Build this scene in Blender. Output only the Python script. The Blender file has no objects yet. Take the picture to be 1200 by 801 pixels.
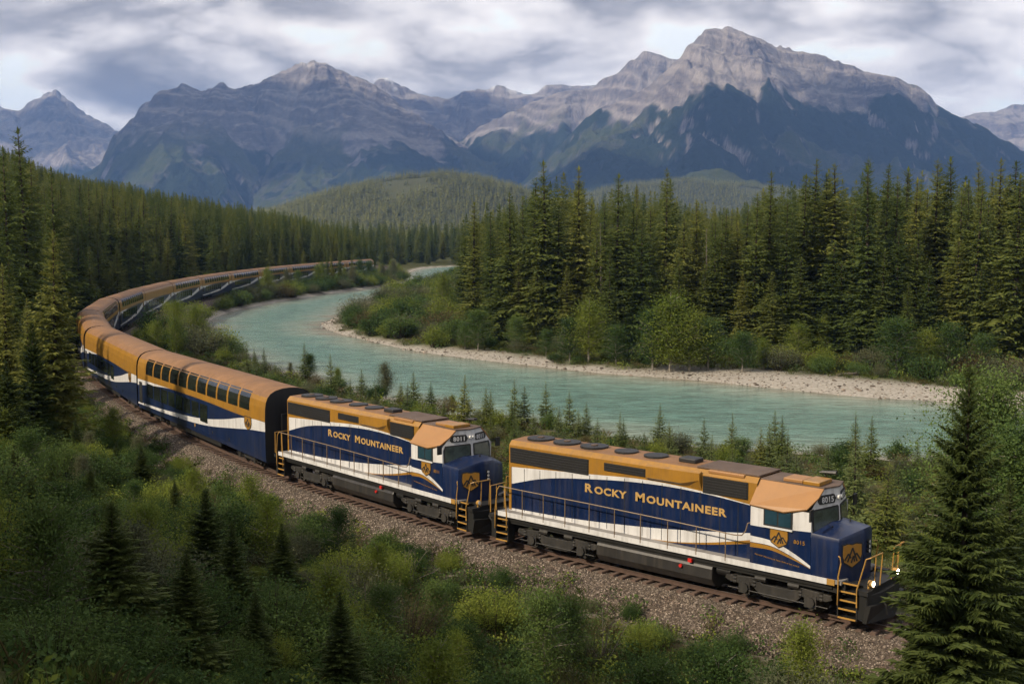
import bpy, bmesh, math, random
import numpy as np
from mathutils import Vector, Matrix
R = math.radians
sc = bpy.context.scene
col = sc.collection

# ------------------------------------------------------------------ camera, sky, sun, exposure
FPX, PITCH, CAMH = 1377.9, 0.0929, 14.0            # focal length in photo pixels (1200 wide), radians down, metres above the rail
cam_d = bpy.data.cameras.new('camera'); cam = bpy.data.objects.new('camera', cam_d); col.objects.link(cam)
cam.location = (0, 0, CAMH); cam.rotation_euler = (math.pi/2 - PITCH, 0, 0)
cam_d.sensor_width = 36; cam_d.lens = FPX/1200*36; cam_d.clip_start = 0.5; cam_d.clip_end = 60000
sc.camera = cam

SUN_AZ, SUN_EL = -120.0, 37.0                      # compass-like angle from +Y (view) towards +X; negative = left
sd_ = Vector((math.sin(R(SUN_AZ))*math.cos(R(SUN_EL)), math.cos(R(SUN_AZ))*math.cos(R(SUN_EL)), math.sin(R(SUN_EL))))
sun_d = bpy.data.lights.new('sun', 'SUN'); sun = bpy.data.objects.new('sun', sun_d); col.objects.link(sun)
sun_d.energy = 4.5; sun_d.angle = R(2.0); sun_d.color = (1.0, 0.85, 0.64)
sun.rotation_euler = sd_.to_track_quat('Z', 'Y').to_euler(); sun.location = (-60, -60, 80)

world = bpy.data.worlds.new('World'); sc.world = world; world.use_nodes = True
def build_world():
    nt = world.node_tree; N = nt.nodes; L = nt.links; N.clear()
    out = N.new('ShaderNodeOutputWorld'); mixs = N.new('ShaderNodeMixShader')
    b1 = N.new('ShaderNodeBackground'); b2 = N.new('ShaderNodeBackground')
    sky = N.new('ShaderNodeTexSky'); sky.sky_type = 'NISHITA'; sky.sun_disc = False
    sky.sun_elevation = R(SUN_EL); sky.sun_rotation = R(SUN_AZ); sky.altitude = 1500; sky.air_density = 1.0
    b1.inputs['Strength'].default_value = 0.085; L.new(sky.outputs[0], b1.inputs['Color'])
    tc = N.new('ShaderNodeTexCoord'); sep = N.new('ShaderNodeSeparateXYZ'); L.new(tc.outputs['Generated'], sep.inputs[0])
    def M(op, a, b=None, c=None):
        n = N.new('ShaderNodeMath'); n.operation = op
        for i, v in enumerate((a, b, c)):
            if v is None: continue
            if isinstance(v, (int, float)): n.inputs[i].default_value = v
            else: L.new(v, n.inputs[i])
        return n.outputs[0]
    zc = M('ADD', M('MAXIMUM', sep.outputs[2], 0.0), 0.28)
    u = M('DIVIDE', M('MULTIPLY', sep.outputs[0], -1.0), zc); v = M('DIVIDE', sep.outputs[1], zc)
    comb = N.new('ShaderNodeCombineXYZ'); L.new(u, comb.inputs[0]); L.new(M('MULTIPLY', v, 1.0), comb.inputs[1])
    def noise(scale, detail, rough, off, dist=0.0):
        mp = N.new('ShaderNodeMapping'); mp.inputs['Location'].default_value = off; L.new(comb.outputs[0], mp.inputs[0])
        n = N.new('ShaderNodeTexNoise'); n.inputs['Scale'].default_value = scale; n.inputs['Detail'].default_value = detail
        n.inputs['Roughness'].default_value = rough; n.inputs['Distortion'].default_value = dist
        L.new(mp.outputs[0], n.inputs['Vector']); return n.outputs['Fac']
    big = noise(1.15, 3, 0.5, CLOUD_OFF); fine = noise(3.6, 7, 0.55, (3.1, 7.7, 0), 0.2); puff = noise(10.0, 6, 0.6, (1.1, 2.7, 0), 0.2)
    bil = M('SUBTRACT', 0.80, M('MULTIPLY', M('ABSOLUTE', M('SUBTRACT', noise(2.2, 4, 0.5, (4.4, 0.6, 0), 0.3), 0.5)), 3.2))
    dens = M('ADD', M('ADD', M('ADD', M('MULTIPLY', big, 0.44), M('MULTIPLY', fine, 0.26)), M('MULTIPLY', puff, 0.10)), M('MULTIPLY', bil, 0.20))
    def ramp(x, pts):
        r = N.new('ShaderNodeValToRGB'); r.color_ramp.interpolation = 'B_SPLINE'; e = r.color_ramp.elements
        while len(e) < len(pts): e.new(0.5)
        for k, (pos, c) in zip(e, pts): k.position = pos; k.color = (*c, 1)
        L.new(x, r.inputs[0]); return r.outputs[0]
    tone = ramp(dens, [(0.43, (1.18, 1.08, 0.97)), (0.475, (0.94, 0.86, 0.79)), (0.52, (0.64, 0.59, 0.56)), (0.56, (0.40, 0.37, 0.36)), (0.63, (0.17, 0.162, 0.17))])
    L.new(tone, b2.inputs['Color']); b2.inputs['Strength'].default_value = 1.1
    cov = ramp(dens, [(0.33, (0, 0, 0)), (0.38, (1, 1, 1))])
    L.new(cov, mixs.inputs[0]); L.new(b1.outputs[0], mixs.inputs[1]); L.new(b2.outputs[0], mixs.inputs[2])
    L.new(mixs.outputs[0], out.inputs['Surface'])
CLOUD_OFF = (8.2, 3.1, 0)
build_world()
sc.view_settings.view_transform = 'Standard'; sc.view_settings.look = 'None'
sc.view_settings.exposure = 0.45; sc.view_settings.gamma = 1.0; sc.view_settings.use_curve_mapping = False
cy = sc.cycles
cy.use_denoising = True; cy.denoiser = 'OPENIMAGEDENOISE'; cy.denoising_prefilter = 'ACCURATE'; cy.max_bounces = 5; cy.diffuse_bounces = 2; cy.glossy_bounces = 2; cy.transmission_bounces = 3
cy.transparent_max_bounces = 6; cy.volume_bounces = 0; cy.sample_clamp_indirect = 4.0
cy.use_adaptive_sampling = True; cy.adaptive_threshold = 0.02

rng = np.random.default_rng(7); random.seed(7)

# ------------------------------------------------------------------ numpy helpers
def hash2(ix, iy, seed=0):
    h = (ix.astype(np.int64)*374761393 + iy.astype(np.int64)*668265263 + seed*1442695041) & 0x7fffffff
    h = ((h ^ (h >> 13))*1274126177) & 0x7fffffff
    return ((h ^ (h >> 16)) & 0xffff)/65535.0
def vnoise(x, y, seed=0):
    ix = np.floor(x); iy = np.floor(y); fx = x-ix; fy = y-iy
    ux = fx*fx*fx*(fx*(fx*6-15)+10); uy = fy*fy*fy*(fy*(fy*6-15)+10)
    a = hash2(ix, iy, seed); b = hash2(ix+1, iy, seed); c = hash2(ix, iy+1, seed); d = hash2(ix+1, iy+1, seed)
    return (a*(1-ux)+b*ux)*(1-uy)+(c*(1-ux)+d*ux)*uy
def fbm(x, y, oct=5, seed=0, gain=0.5, lac=2.03):
    s = 0; a = 1; t = 0
    for i in range(oct):
        s = s + a*vnoise(x, y, seed+i*17); t += a; a *= gain; x = x*lac+5.2; y = y*lac+1.7
    return s/t
def sstep(a, b, x):
    t = np.clip((x-a)/(b-a), 0, 1); return t*t*(3-2*t)
def erosion(h, dx, dy, X, Y, cell, octs=5, amp=60.0, gain=0.46, k=1.0):
    """gullies and ribs that run down the slope of h"""
    out = np.zeros_like(h)
    gy, gx = np.gradient(h, dy, dx, edge_order=1)
    sl = np.hypot(gx, gy)+1e-6
    px, py = X/cell, Y/cell; a = amp; f = 1.0
    ddx, ddy = gx.copy(), gy.copy()
    for o in range(octs):
        n = np.hypot(ddx, ddy)+1e-6; m = np.minimum(n*1.6, 1.0)*k
        dirx, diry = -ddy/n*m, ddx/n*m
        qx, qy = px*f, py*f; ix = np.floor(qx); iy = np.floor(qy); fx = qx-ix; fy = qy-iy
        va = np.zeros_like(h); wt = np.zeros_like(h); vs = np.zeros_like(h)
        for i in range(-1, 3):
            for j in range(-1, 3):
                hx = hash2(ix+i, iy+j, 11+o)*0.6; hy = hash2(ix+i, iy+j, 57+o)*0.6
                ppx = fx-i-hx; ppy = fy-j-hy
                w = np.exp(-(ppx*ppx+ppy*ppy)*2.0)
                mag = (ppx*dirx+ppy*diry)*2*math.pi
                va += np.cos(mag)*w; vs += -np.sin(mag)*w; wt += w
        va /= wt; vs /= wt
        out += a*va
        ddx = ddx + vs*dirx*a/cell*f*2.2; ddy = ddy + vs*diry*a/cell*f*2.2
        a *= gain; f *= 2.0
    return out*np.minimum(sl*1.6, 1.0)

def np_mesh(name, V, F, mat_idx=None, smooth=False, attrs=None):
    me = bpy.data.meshes.new(name); V = np.asarray(V, np.float32); F = np.asarray(F, np.int32)
    k = F.shape[1]; me.vertices.add(len(V)); me.vertices.foreach_set('co', V.ravel())
    me.loops.add(F.size); me.loops.foreach_set('vertex_index', F.ravel())
    me.polygons.add(len(F)); me.polygons.foreach_set('loop_start', np.arange(0, F.size, k, dtype=np.int32))
    try: me.polygons.foreach_set('loop_total', np.full(len(F), k, np.int32))
    except Exception: pass
    if mat_idx is not None: me.polygons.foreach_set('material_index', np.asarray(mat_idx, np.int32))
    me.polygons.foreach_set('use_smooth', np.full(len(F), smooth))
    me.update(calc_edges=True)
    for an, (dom, arr) in (attrs or {}).items():
        at = me.attributes.new(an, 'FLOAT', dom); at.data.foreach_set('value', np.asarray(arr, np.float32).ravel())
    return me
def grid_faces(nx, ny):
    i = np.arange(nx-1); j = np.arange(ny-1); I, J = np.meshgrid(i, j); b = (J*nx+I).ravel()
    return np.stack([b, b+1, b+nx+1, b+nx], 1)

def link(name, me, parent=None, mats=()):
    o = bpy.data.objects.new(name, me); col.objects.link(o); o.parent = parent
    for m in mats: me.materials.append(m)
    return o
def empty(name, loc=(0, 0, 0), rz=0.0, scale=(1, 1, 1)):
    o = bpy.data.objects.new(name, None); col.objects.link(o); o.location = loc; o.rotation_euler = (0, 0, rz); o.scale = scale
    o.empty_display_size = 0.3; return o
def tag(o, label=None, cat=None, group=None, kind=None):
    for k, v in (('label', label), ('category', cat), ('group', group), ('kind', kind)):
        if v: o[k] = v
    return o

# ------------------------------------------------------------------ materials
def new_mat(name):
    m = bpy.data.materials.new(name); m.use_nodes = True; nt = m.node_tree
    return m, nt, nt.nodes, nt.links, nt.nodes['Principled BSDF']
def paint(name, c, rough=0.45, metal=0.0, var=0.08, scale=1.2, spec=0.5, bump=0.0, dirt=None):
    """paint with faint unevenness and road dust"""
    m, nt, N, L, P = new_mat(name)
    tc = N.new('ShaderNodeTexCoord'); n = N.new('ShaderNodeTexNoise'); n.inputs['Scale'].default_value = scale; n.inputs['Detail'].default_value = 7
    n.inputs['Roughness'].default_value = 0.65; L.new(tc.outputs['Object'], n.inputs['Vector'])
    r = N.new('ShaderNodeValToRGB'); r.color_ramp.elements[0].position = 0.3; r.color_ramp.elements[1].position = 0.7
    r.color_ramp.elements[0].color = (*[x*(1-var) for x in c], 1); r.color_ramp.elements[1].color = (*[min(1, x*(1+var)) for x in c], 1)
    L.new(n.outputs['Fac'], r.inputs[0]); colr = r.outputs[0]
    if dirt:
        sp = N.new('ShaderNodeSeparateXYZ'); L.new(tc.outputs['Object'], sp.inputs[0])
        st = N.new('ShaderNodeTexNoise'); mp = N.new('ShaderNodeMapping'); mp.inputs['Scale'].default_value = (5, 5, 0.45)
        L.new(tc.outputs['Object'], mp.inputs[0]); L.new(mp.outputs[0], st.inputs['Vector']); st.inputs['Scale'].default_value = 1.0; st.inputs['Detail'].default_value = 6
        rr = N.new('ShaderNodeMapRange'); rr.inputs[1].default_value = 0.46; rr.inputs[2].default_value = 0.75; rr.inputs[3].default_value = 0; rr.inputs[4].default_value = dirt
        L.new(st.outputs['Fac'], rr.inputs[0])
        mx = N.new('ShaderNodeMix'); mx.data_type = 'RGBA'; L.new(rr.outputs[0], mx.inputs[0]); L.new(colr, mx.inputs[6]); mx.inputs[7].default_value = (0.09, 0.075, 0.06, 1)
        colr = mx.outputs[2]
    L.new(colr, P.inputs['Base Color'])
    P.inputs['Roughness'].default_value = rough; P.inputs['Metallic'].default_value = metal; P.inputs['Specular IOR Level'].default_value = spec
    if bump:
        b = N.new('ShaderNodeBump'); b.inputs['Strength'].default_value = bump; b.inputs['Distance'].default_value = 0.02; L.new(n.outputs['Fac'], b.inputs['Height']); L.new(b.outputs[0], P.inputs['Normal'])
    return m
def foliage(name, dark, light, transl=0.25, hue_obj=0.5, tint=None, rough=0.62):
    """leaf colour from a per-leaf random attribute, per-plant random and a soft world-space drift"""
    m, nt, N, L, P = new_mat(name)
    at = N.new('ShaderNodeAttribute'); at.attribute_name = 'rnd'; oi = N.new('ShaderNodeObjectInfo')
    a = N.new('ShaderNodeMath'); a.operation = 'MULTIPLY'; a.inputs[1].default_value = 1-hue_obj; L.new(at.outputs['Fac'], a.inputs[0])
    b = N.new('ShaderNodeMath'); b.operation = 'MULTIPLY_ADD'; b.inputs[1].default_value = hue_obj; L.new(oi.outputs['Random'], b.inputs[0]); L.new(a.outputs[0], b.inputs[2])
    r = N.new('ShaderNodeValToRGB'); r.color_ramp.elements[0].color = (*dark, 1); r.color_ramp.elements[1].color = (*light, 1)
    if tint: e = r.color_ramp.elements.new(0.5); e.color = (*tint, 1)
    L.new(b.outputs[0], r.inputs[0]); L.new(r.outputs[0], P.inputs['Base Color'])
    P.inputs['Roughness'].default_value = rough; P.inputs['Specular IOR Level'].default_value = 0.08
    if transl:
        t = N.new('ShaderNodeBsdfTranslucent'); mx = N.new('ShaderNodeMixShader'); mx.inputs[0].default_value = transl
        L.new(r.outputs[0], t.inputs[0]); L.new(P.outputs[0], mx.inputs[1]); L.new(t.outputs[0], mx.inputs[2])
        L.new(mx.outputs[0], N['Material Output'].inputs['Surface'])
    return m
def bark(name, c):
    return paint(name, c, rough=0.9, var=0.35, scale=6, spec=0.1)
def emis(name, c, s):
    m, nt, N, L, P = new_mat(name); P.inputs['Base Color'].default_value = (*c, 1); P.inputs['Emission Color'].default_value = (*c, 1); P.inputs['Emission Strength'].default_value = s
    return m

M_ = {}
M_['blue'] = paint('navy_paint', (0.0045, 0.0135, 0.052), 0.30, var=0.25, spec=0.4, dirt=0.22)
M_['gold'] = paint('gold_paint', (0.275, 0.138, 0.020), 0.34, var=0.14, dirt=0.32)
M_['letter'] = paint('lettering_gold', (0.40, 0.25, 0.085), 0.45)
M_['white'] = paint('white_paint', (0.55, 0.55, 0.56), 0.38, var=0.08, dirt=0.36)
M_['roof'] = paint('copper_roof_paint', (0.20, 0.108, 0.052), 0.55, var=0.22, scale=0.8, dirt=0.22, spec=0.15)
M_['tan'] = paint('tan_cab_roof_paint', (0.29, 0.145, 0.050), 0.5, var=0.06, dirt=0.10)
M_['roofgrey'] = paint('grey_brown_roof', (0.10, 0.070, 0.055), 0.65, var=0.25, dirt=0.3, spec=0.2)
M_['deck'] = paint('walkway_deck', (0.20, 0.19, 0.18), 0.7, var=0.2)
M_['black'] = paint('black_underframe', (0.007, 0.007, 0.007), 0.6, var=0.3, dirt=0.06)
M_['truck'] = paint('dusty_truck_iron', (0.016, 0.015, 0.014), 0.65, var=0.5, scale=5, dirt=0.3)
M_['tank'] = paint('grey_black_tank', (0.022, 0.021, 0.021), 0.45, var=0.3, dirt=0.35)
M_['grille'] = paint('dark_grille', (0.012, 0.012, 0.013), 0.55, var=0.2)
M_['rail_gold'] = paint('handrail_gold', (0.34, 0.19, 0.045), 0.45)
M_['rail_brown'] = paint('handrail_brown', (0.16, 0.11, 0.065), 0.5)
M_['glass'] = paint('dark_window_glass', (0.010, 0.013, 0.014), 0.06, var=0.1, spec=0.8)
M_['glass_blue'] = paint('tinted_cab_glass', (0.016, 0.042, 0.062), 0.08, var=0.3, spec=0.8)
M_['windscreen'] = paint('windscreen_glass', (0.045, 0.06, 0.058), 0.10, var=0.4, scale=2.5, spec=0.8)  # grey-green of the reflection is put into the glass colour
M_['seal'] = paint('rubber_seal', (0.012, 0.012, 0.012), 0.6)
M_['steel'] = paint('worn_rail_steel', (0.26, 0.23, 0.21), 0.35, metal=0.7, var=0.2)
M_['rust'] = paint('rusty_rail', (0.065, 0.038, 0.028), 0.8, var=0.3, scale=4)
M_['tie'] = paint('weathered_tie', (0.085, 0.055, 0.042), 0.9, var=0.5, scale=3, bump=0.4)
M_['red'] = paint('red_valve', (0.5, 0.02, 0.015), 0.4)
M_['lamp'] = emis('lit_lamp', (1.0, 0.88, 0.68), 14.0)
M_['lamp_off'] = paint('lamp_glass', (0.6, 0.6, 0.58), 0.15)

# ------------------------------------------------------------------ track geometry (fitted curve), pixel helper
TK0 = (13.981, 41.437, -0.64812); TKK = [(45, -0.00721), (90, -0.00335), (140, -0.00481), (190, -0.00215), (260, -0.0020), (385, -0.00166), (450, 0.0075), (1e9, 0.001)]
def _track():
    out = []; x, y, th = TK0; s = 0.0; h = 0.5
    back = [];  bx, by, bt = TK0
    for i in range(160):
        bt -= TKK[0][1]*h*(1 if i < 40 else 0.3); bx += math.cos(bt)*h; by += math.sin(bt)*h; back.append((-(i+1)*h, bx, by, bt))
    out = back[::-1]+[(0.0, x, y, th)]
    while s < 640:
        k = next(k for b, k in TKK if s < b); tm = th+k*h/2; x -= math.cos(tm)*h; y -= math.sin(tm)*h; th += k*h; s += h; out.append((s, x, y, th))
    return np.array(out)
TK = _track()
def tk(s): return tuple(np.interp(s, TK[:, 0], TK[:, i]) for i in (1, 2, 3))
def tk_pt(s, d):                       # d > 0: the camera's side of the track
    x, y, th = tk(s); return x+math.sin(th)*d, y-math.cos(th)*d
TKc = TK[::4]
_m = TK[:, 0] > 30; _ty = TK[_m, 2]; _tx = TK[_m, 1]
def track_sd(x, y):
    """signed distance to the track (+ = camera side) and arc position"""
    sh = x.shape; x = x.ravel(); y = y.ravel(); D = np.empty(x.size); S = np.empty(x.size)
    for a in range(0, x.size, 20000):
        xx = x[a:a+20000, None]; yy = y[a:a+20000, None]
        d2 = (xx-TKc[:, 1])**2+(yy-TKc[:, 2])**2; i = d2.argmin(1)
        th = TKc[i, 3]; ex = xx[:, 0]-TKc[i, 1]; ey = yy[:, 0]-TKc[i, 2]
        sg = np.sign(ex*np.sin(th)-ey*np.cos(th)); yv = yy[:, 0]; xt = np.interp(yv, _ty, _tx); sg = np.where(yv > 70, np.where(xx[:, 0] < xt, 1.0, -1.0), sg); D[a:a+20000] = sg*np.sqrt(d2[np.arange(len(i)), i]); S[a:a+20000] = TKc[i, 0]
    return D.reshape(sh), S.reshape(sh)
def ray(px, py):
    c, s = math.cos(PITCH), math.sin(PITCH); a = (px-600)/FPX; b = (py-400.5)/FPX
    return np.array([a, c-b*s, -s-b*c])
def at_z(px, py, z): d = ray(px, py); return d*((z-CAMH)/d[2])+np.array([0, 0, CAMH])
def at_y(px, py, Y): d = ray(px, py); return d*(Y/d[1])+np.array([0, 0, CAMH])

# ------------------------------------------------------------------ river outline and ground height
WZ = -2.5
near_px = [(1500, 600), (1330, 575), (1180, 556), (1000, 540), (830, 526), (700, 512), (600, 500), (450, 470), (330, 437), (270, 415), (238, 396), (240, 380), (268, 366), (330, 353), (400, 342), (450, 335.5), (478, 329), (476, 322), (490, 315.5), (520, 312.5), (560, 311.5)]
far_px = [(575, 314), (540, 317.5), (524, 324), (502, 334), (455, 346), (425, 355), (400, 368), (384, 376), (376, 381), (387, 388), (426, 398), (476, 409.5), (533, 418), (560, 421.5), (620, 428), (700, 437), (756, 441), (821, 446), (887, 453), (956, 460), (1027, 466.5), (1092, 470), (1180, 480), (1330, 498), (1500, 515)]
def densify(pts, n=4):
    P = np.array(pts); t = np.arange(len(P)); tt = np.linspace(0, len(P)-1, (len(P)-1)*n+1)
    def cr(v):
        i = np.clip(np.floor(tt).astype(int), 0, len(P)-2); f = tt-i; p0 = v[np.maximum(i-1, 0)]; p1 = v[i]; p2 = v[i+1]; p3 = v[np.minimum(i+2, len(P)-1)]
        return 0.5*((2*p1)+(-p0+p2)*f+(2*p0-5*p1+4*p2-p3)*f*f+(-p0+3*p1-3*p2+p3)*f**3)
    return np.stack([cr(P[:, 0]), cr(P[:, 1])], 1)
_n = densify([at_z(a, b, WZ)[:2] for a, b in near_px]); _f = densify([at_z(a, b, WZ)[:2] for a, b in far_px])
RIV = np.concatenate([_n, _f]); RTAG = np.concatenate([np.zeros(len(_n)), np.ones(len(_f))])
def river_sd(x, y):
    sh = x.shape; x = x.ravel(); y = y.ravel(); A = RIV; B = np.roll(RIV, -1, 0); D = np.empty(x.size); T = np.empty(x.size)
    for a in range(0, x.size, 12000):
        xx = x[a:a+12000, None]; yy = y[a:a+12000, None]
        e = B-A; wx = xx-A[:, 0]; wy = yy-A[:, 1]; t = np.clip((wx*e[:, 0]+wy*e[:, 1])/((e**2).sum(1)+1e-9), 0, 1)
        dx = wx-e[:, 0]*t; dy = wy-e[:, 1]*t; d2 = dx*dx+dy*dy; i = d2.argmin(1)
        c = ((A[:, 1] > yy) != (B[:, 1] > yy)) & (xx < (B[:, 0]-A[:, 0])*(yy-A[:, 1])/(B[:, 1]-A[:, 1]+1e-12)+A[:, 0])
        ins = (c.sum(1) % 2) == 1
        D[a:a+12000] = np.sqrt(d2.min(1))*np.where(ins, -1, 1); T[a:a+12000] = RTAG[i]
    return D.reshape(sh), T.reshape(sh)
HILLS = [  # distance, crest in photo pixels, half width towards the camera, half width behind
    (2300, [(250, 268), (330, 246), (380, 230), (430, 220), (480, 212), (520, 209), (560, 212), (600, 222), (650, 240), (720, 268)], 700, 700),
    (3500, [(480, 264), (580, 246), (640, 240), (690, 229), (740, 219), (800, 214), (850, 215), (900, 220), (980, 232), (1080, 248), (1200, 262)], 900, 900)]
def hills(x, y):
    z = np.zeros_like(x)
    for D, c, wf, wb in HILLS:
        xs = np.array([at_y(a, b, D)[0] for a, b in c]); zs = np.array([at_y(a, b, D)[2] for a, b in c]); zs = np.maximum(zs, 0)
        zc = np.interp(x*D/np.maximum(y, 800), xs, zs, left=0, right=0)
        t = np.where(y < D, (D-y)/wf, (y-D)/wb); zz = zc*np.clip(1-t*t, 0, 1)**1.5
        z = np.maximum(z, zz*(0.9+0.1*fbm(x/260, y/260, 4, 5)/0.5*1.0))
    return z
def ground_full(x, y):
    x = np.asarray(x, float); y = np.asarray(y, float)
    d, s = track_sd(x, y); rs, rt = river_sd(x, y)
    n1 = fbm(x/14, y/14, 4, 3)-0.5; n2 = fbm(x/3.2, y/3.2, 3, 9)-0.5; n3 = fbm(x/90, y/90, 3, 21)-0.5
    e = np.maximum(d-4.2, 0)
    wa = sstep(125, 75, s)
    zcam = np.minimum(0.13*e+0.0062*e*e, 0.5*12.2+0.5*np.minimum(0.13*e+0.0062*e*e, 12.2)); zcam = np.minimum(zcam, 12.2)
    zl = 0.14*e+0.0012*e*e; zl = np.minimum(zl, 34)*sstep(760, 420, y)
    zout = -1.15+zcam*wa+zl*(1-wa)+(n1*1.3+n2*0.35)*sstep(4, 9, d)+n3*4*sstep(20, 80, d)*(1-wa)*sstep(760, 420, y)
    zin = -1.1-0.75*sstep(3.5, 12, -d)+(n1*0.7+n2*0.2)*sstep(4, 9, -d)
    far = (rt > 0.5) & (d < 0)
    zin = np.where(far, -1.9+np.clip(rs-6, 0, 400)*0.012+n1*0.8*sstep(6, 20, rs)+n3*3*sstep(20, 80, rs), zin)
    z = np.where(d > 0, zout, zin)
    gw = 0.6+6.5*vnoise(x/13+3, y/13+8, 4)+4.5*sstep(10, 30, x)*sstep(60, 40, x)          # width of the gravel shelf
    slope = np.where(rt > 0.5, 0.10, 0.30)
    bank = WZ+slope*rs+np.where(rt > 0.5, n1*0.35+n2*0.12, 0)*sstep(0.5, 5, rs)
    inner_r = (d < -2.6)
    z = np.where((rs > 0) & (inner_r | (rs < 3)), np.minimum(z, bank+np.maximum(rs-gw, 0)*0.12*(rt > 0.5)), z)
    z = np.where(rs <= 0, np.maximum(WZ+rs*0.22, WZ-2.5), z)
    z = np.where(np.abs(d) < 3.3, -1.12, z)
    z = z*(1-sstep(420, 760, y)*(rs > 30))+(-1.0)*sstep(420, 760, y)*(rs > 30)
    z = z+hills(x, y)*sstep(700, 1200, y)
    grav = np.where((rt > 0.5) & (rs > -6), sstep(gw*1.0+2, gw*0.55, rs+n2*4), sstep(2.2, 0.8, rs+n2*2))
    grav = np.where((rs < 30), grav, 0)
    bal = sstep(4.3, 3.2, np.abs(d)+n2*2.2)
    return z, d, s, rs, rt, grav, bal
def gz(x, y): return ground_full(np.atleast_1d(x), np.atleast_1d(y))[0]
# ------------------------------------------------------------------ ground sheet
def axis(lo, hi, step, gl, gr, L0, L1):
    c = np.arange(lo, hi+step*.5, step); r = []; v = c[-1]; h = step
    while v < L1: h *= gr; v += h; r.append(v)
    l = []; v = c[0]; h = step
    while v > L0: h *= gl; v -= h; l.append(v)
    return np.concatenate([l[::-1], c, r])
gx_ = axis(-125, 110, 1.2, 1.04, 1.04, -9000, 9000); gy_ = axis(4, 300, 1.2, 1.12, 1.032, -900, 10500)
GX, GY = np.meshgrid(gx_, gy_)
GZ, gd, gs, grs, grt, ggrav, gbal = ground_full(GX, GY)
me = np_mesh('ground', np.stack([GX.ravel(), GY.ravel(), GZ.ravel()], 1), grid_faces(len(gx_), len(gy_)), smooth=True,
             attrs={'gravel': ('POINT', ggrav), 'ballast': ('POINT', gbal)})
def ground_mat():
    m, nt, N, L, P = new_mat('ground_soil_gravel_moss')
    def attr(n): a = N.new('ShaderNodeAttribute'); a.attribute_name = n; return a.outputs['Fac']
    geo = N.new('ShaderNodeNewGeometry')
    def noise(s, d=6, r=0.6):
        n = N.new('ShaderNodeTexNoise'); n.inputs['Scale'].default_value = s; n.inputs['Detail'].default_value = d; n.inputs['Roughness'].default_value = r
        L.new(geo.outputs['Position'], n.inputs['Vector']); return n.outputs['Fac']
    def ramp(x, pts):
        r = N.new('ShaderNodeValToRGB'); e = r.color_ramp.elements
        while len(e) < len(pts): e.new(0.5)
        for k, (pos, c) in zip(e, pts): k.position = pos; k.color = (*c, 1)
        L.new(x, r.inputs[0]); return r.outputs[0]
    def mix(f, a, b):
        x = N.new('ShaderNodeMix'); x.data_type = 'RGBA'; L.new(f, x.inputs[0]); L.new(a, x.inputs[6]); L.new(b, x.inputs[7]); return x.outputs[2]
    veg = ramp(noise(0.35), [(0.3, (0.030, 0.036, 0.012)), (0.5, (0.055, 0.062, 0.018)), (0.62, (0.075, 0.062, 0.028)), (0.75, (0.05, 0.07, 0.02))])
    vor = N.new('ShaderNodeTexVoronoi'); vor.inputs['Scale'].default_value = 5.5; L.new(geo.outputs['Position'], vor.inputs['Vector'])
    sepc = N.new('ShaderNodeSeparateColor'); L.new(vor.outputs['Color'], sepc.inputs[0])
    gra = mix(noise(0.5, 4), ramp(sepc.outputs[0], [(0, (0.16, 0.15, 0.135)), (0.5, (0.29, 0.272, 0.245)), (1, (0.42, 0.40, 0.365))]), ramp(noise(2.0), [(0.35, (0.20, 0.175, 0.14)), (0.65, (0.34, 0.318, 0.285))]))
    bal = ramp(sepc.outputs[1], [(0, (0.06, 0.048, 0.04)), (0.55, (0.13, 0.105, 0.09)), (1, (0.27, 0.235, 0.21))])
    c = mix(attr('gravel'), veg, gra); c = mix(attr('ballast'), c, bal)
    L.new(c, P.inputs['Base Color']); P.inputs['Roughness'].default_value = 0.95; P.inputs['Specular IOR Level'].default_value = 0.1
    b = N.new('ShaderNodeBump'); b.inputs['Strength'].default_value = 0.6; b.inputs['Distance'].default_value = 0.08
    L.new(vor.outputs['Distance'], b.inputs['Height']); L.new(b.outputs[0], P.inputs['Normal'])
    return m
M_['ground'] = ground_mat()
tag(link('ground', me, None, [M_['ground']]), kind='structure')

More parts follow.
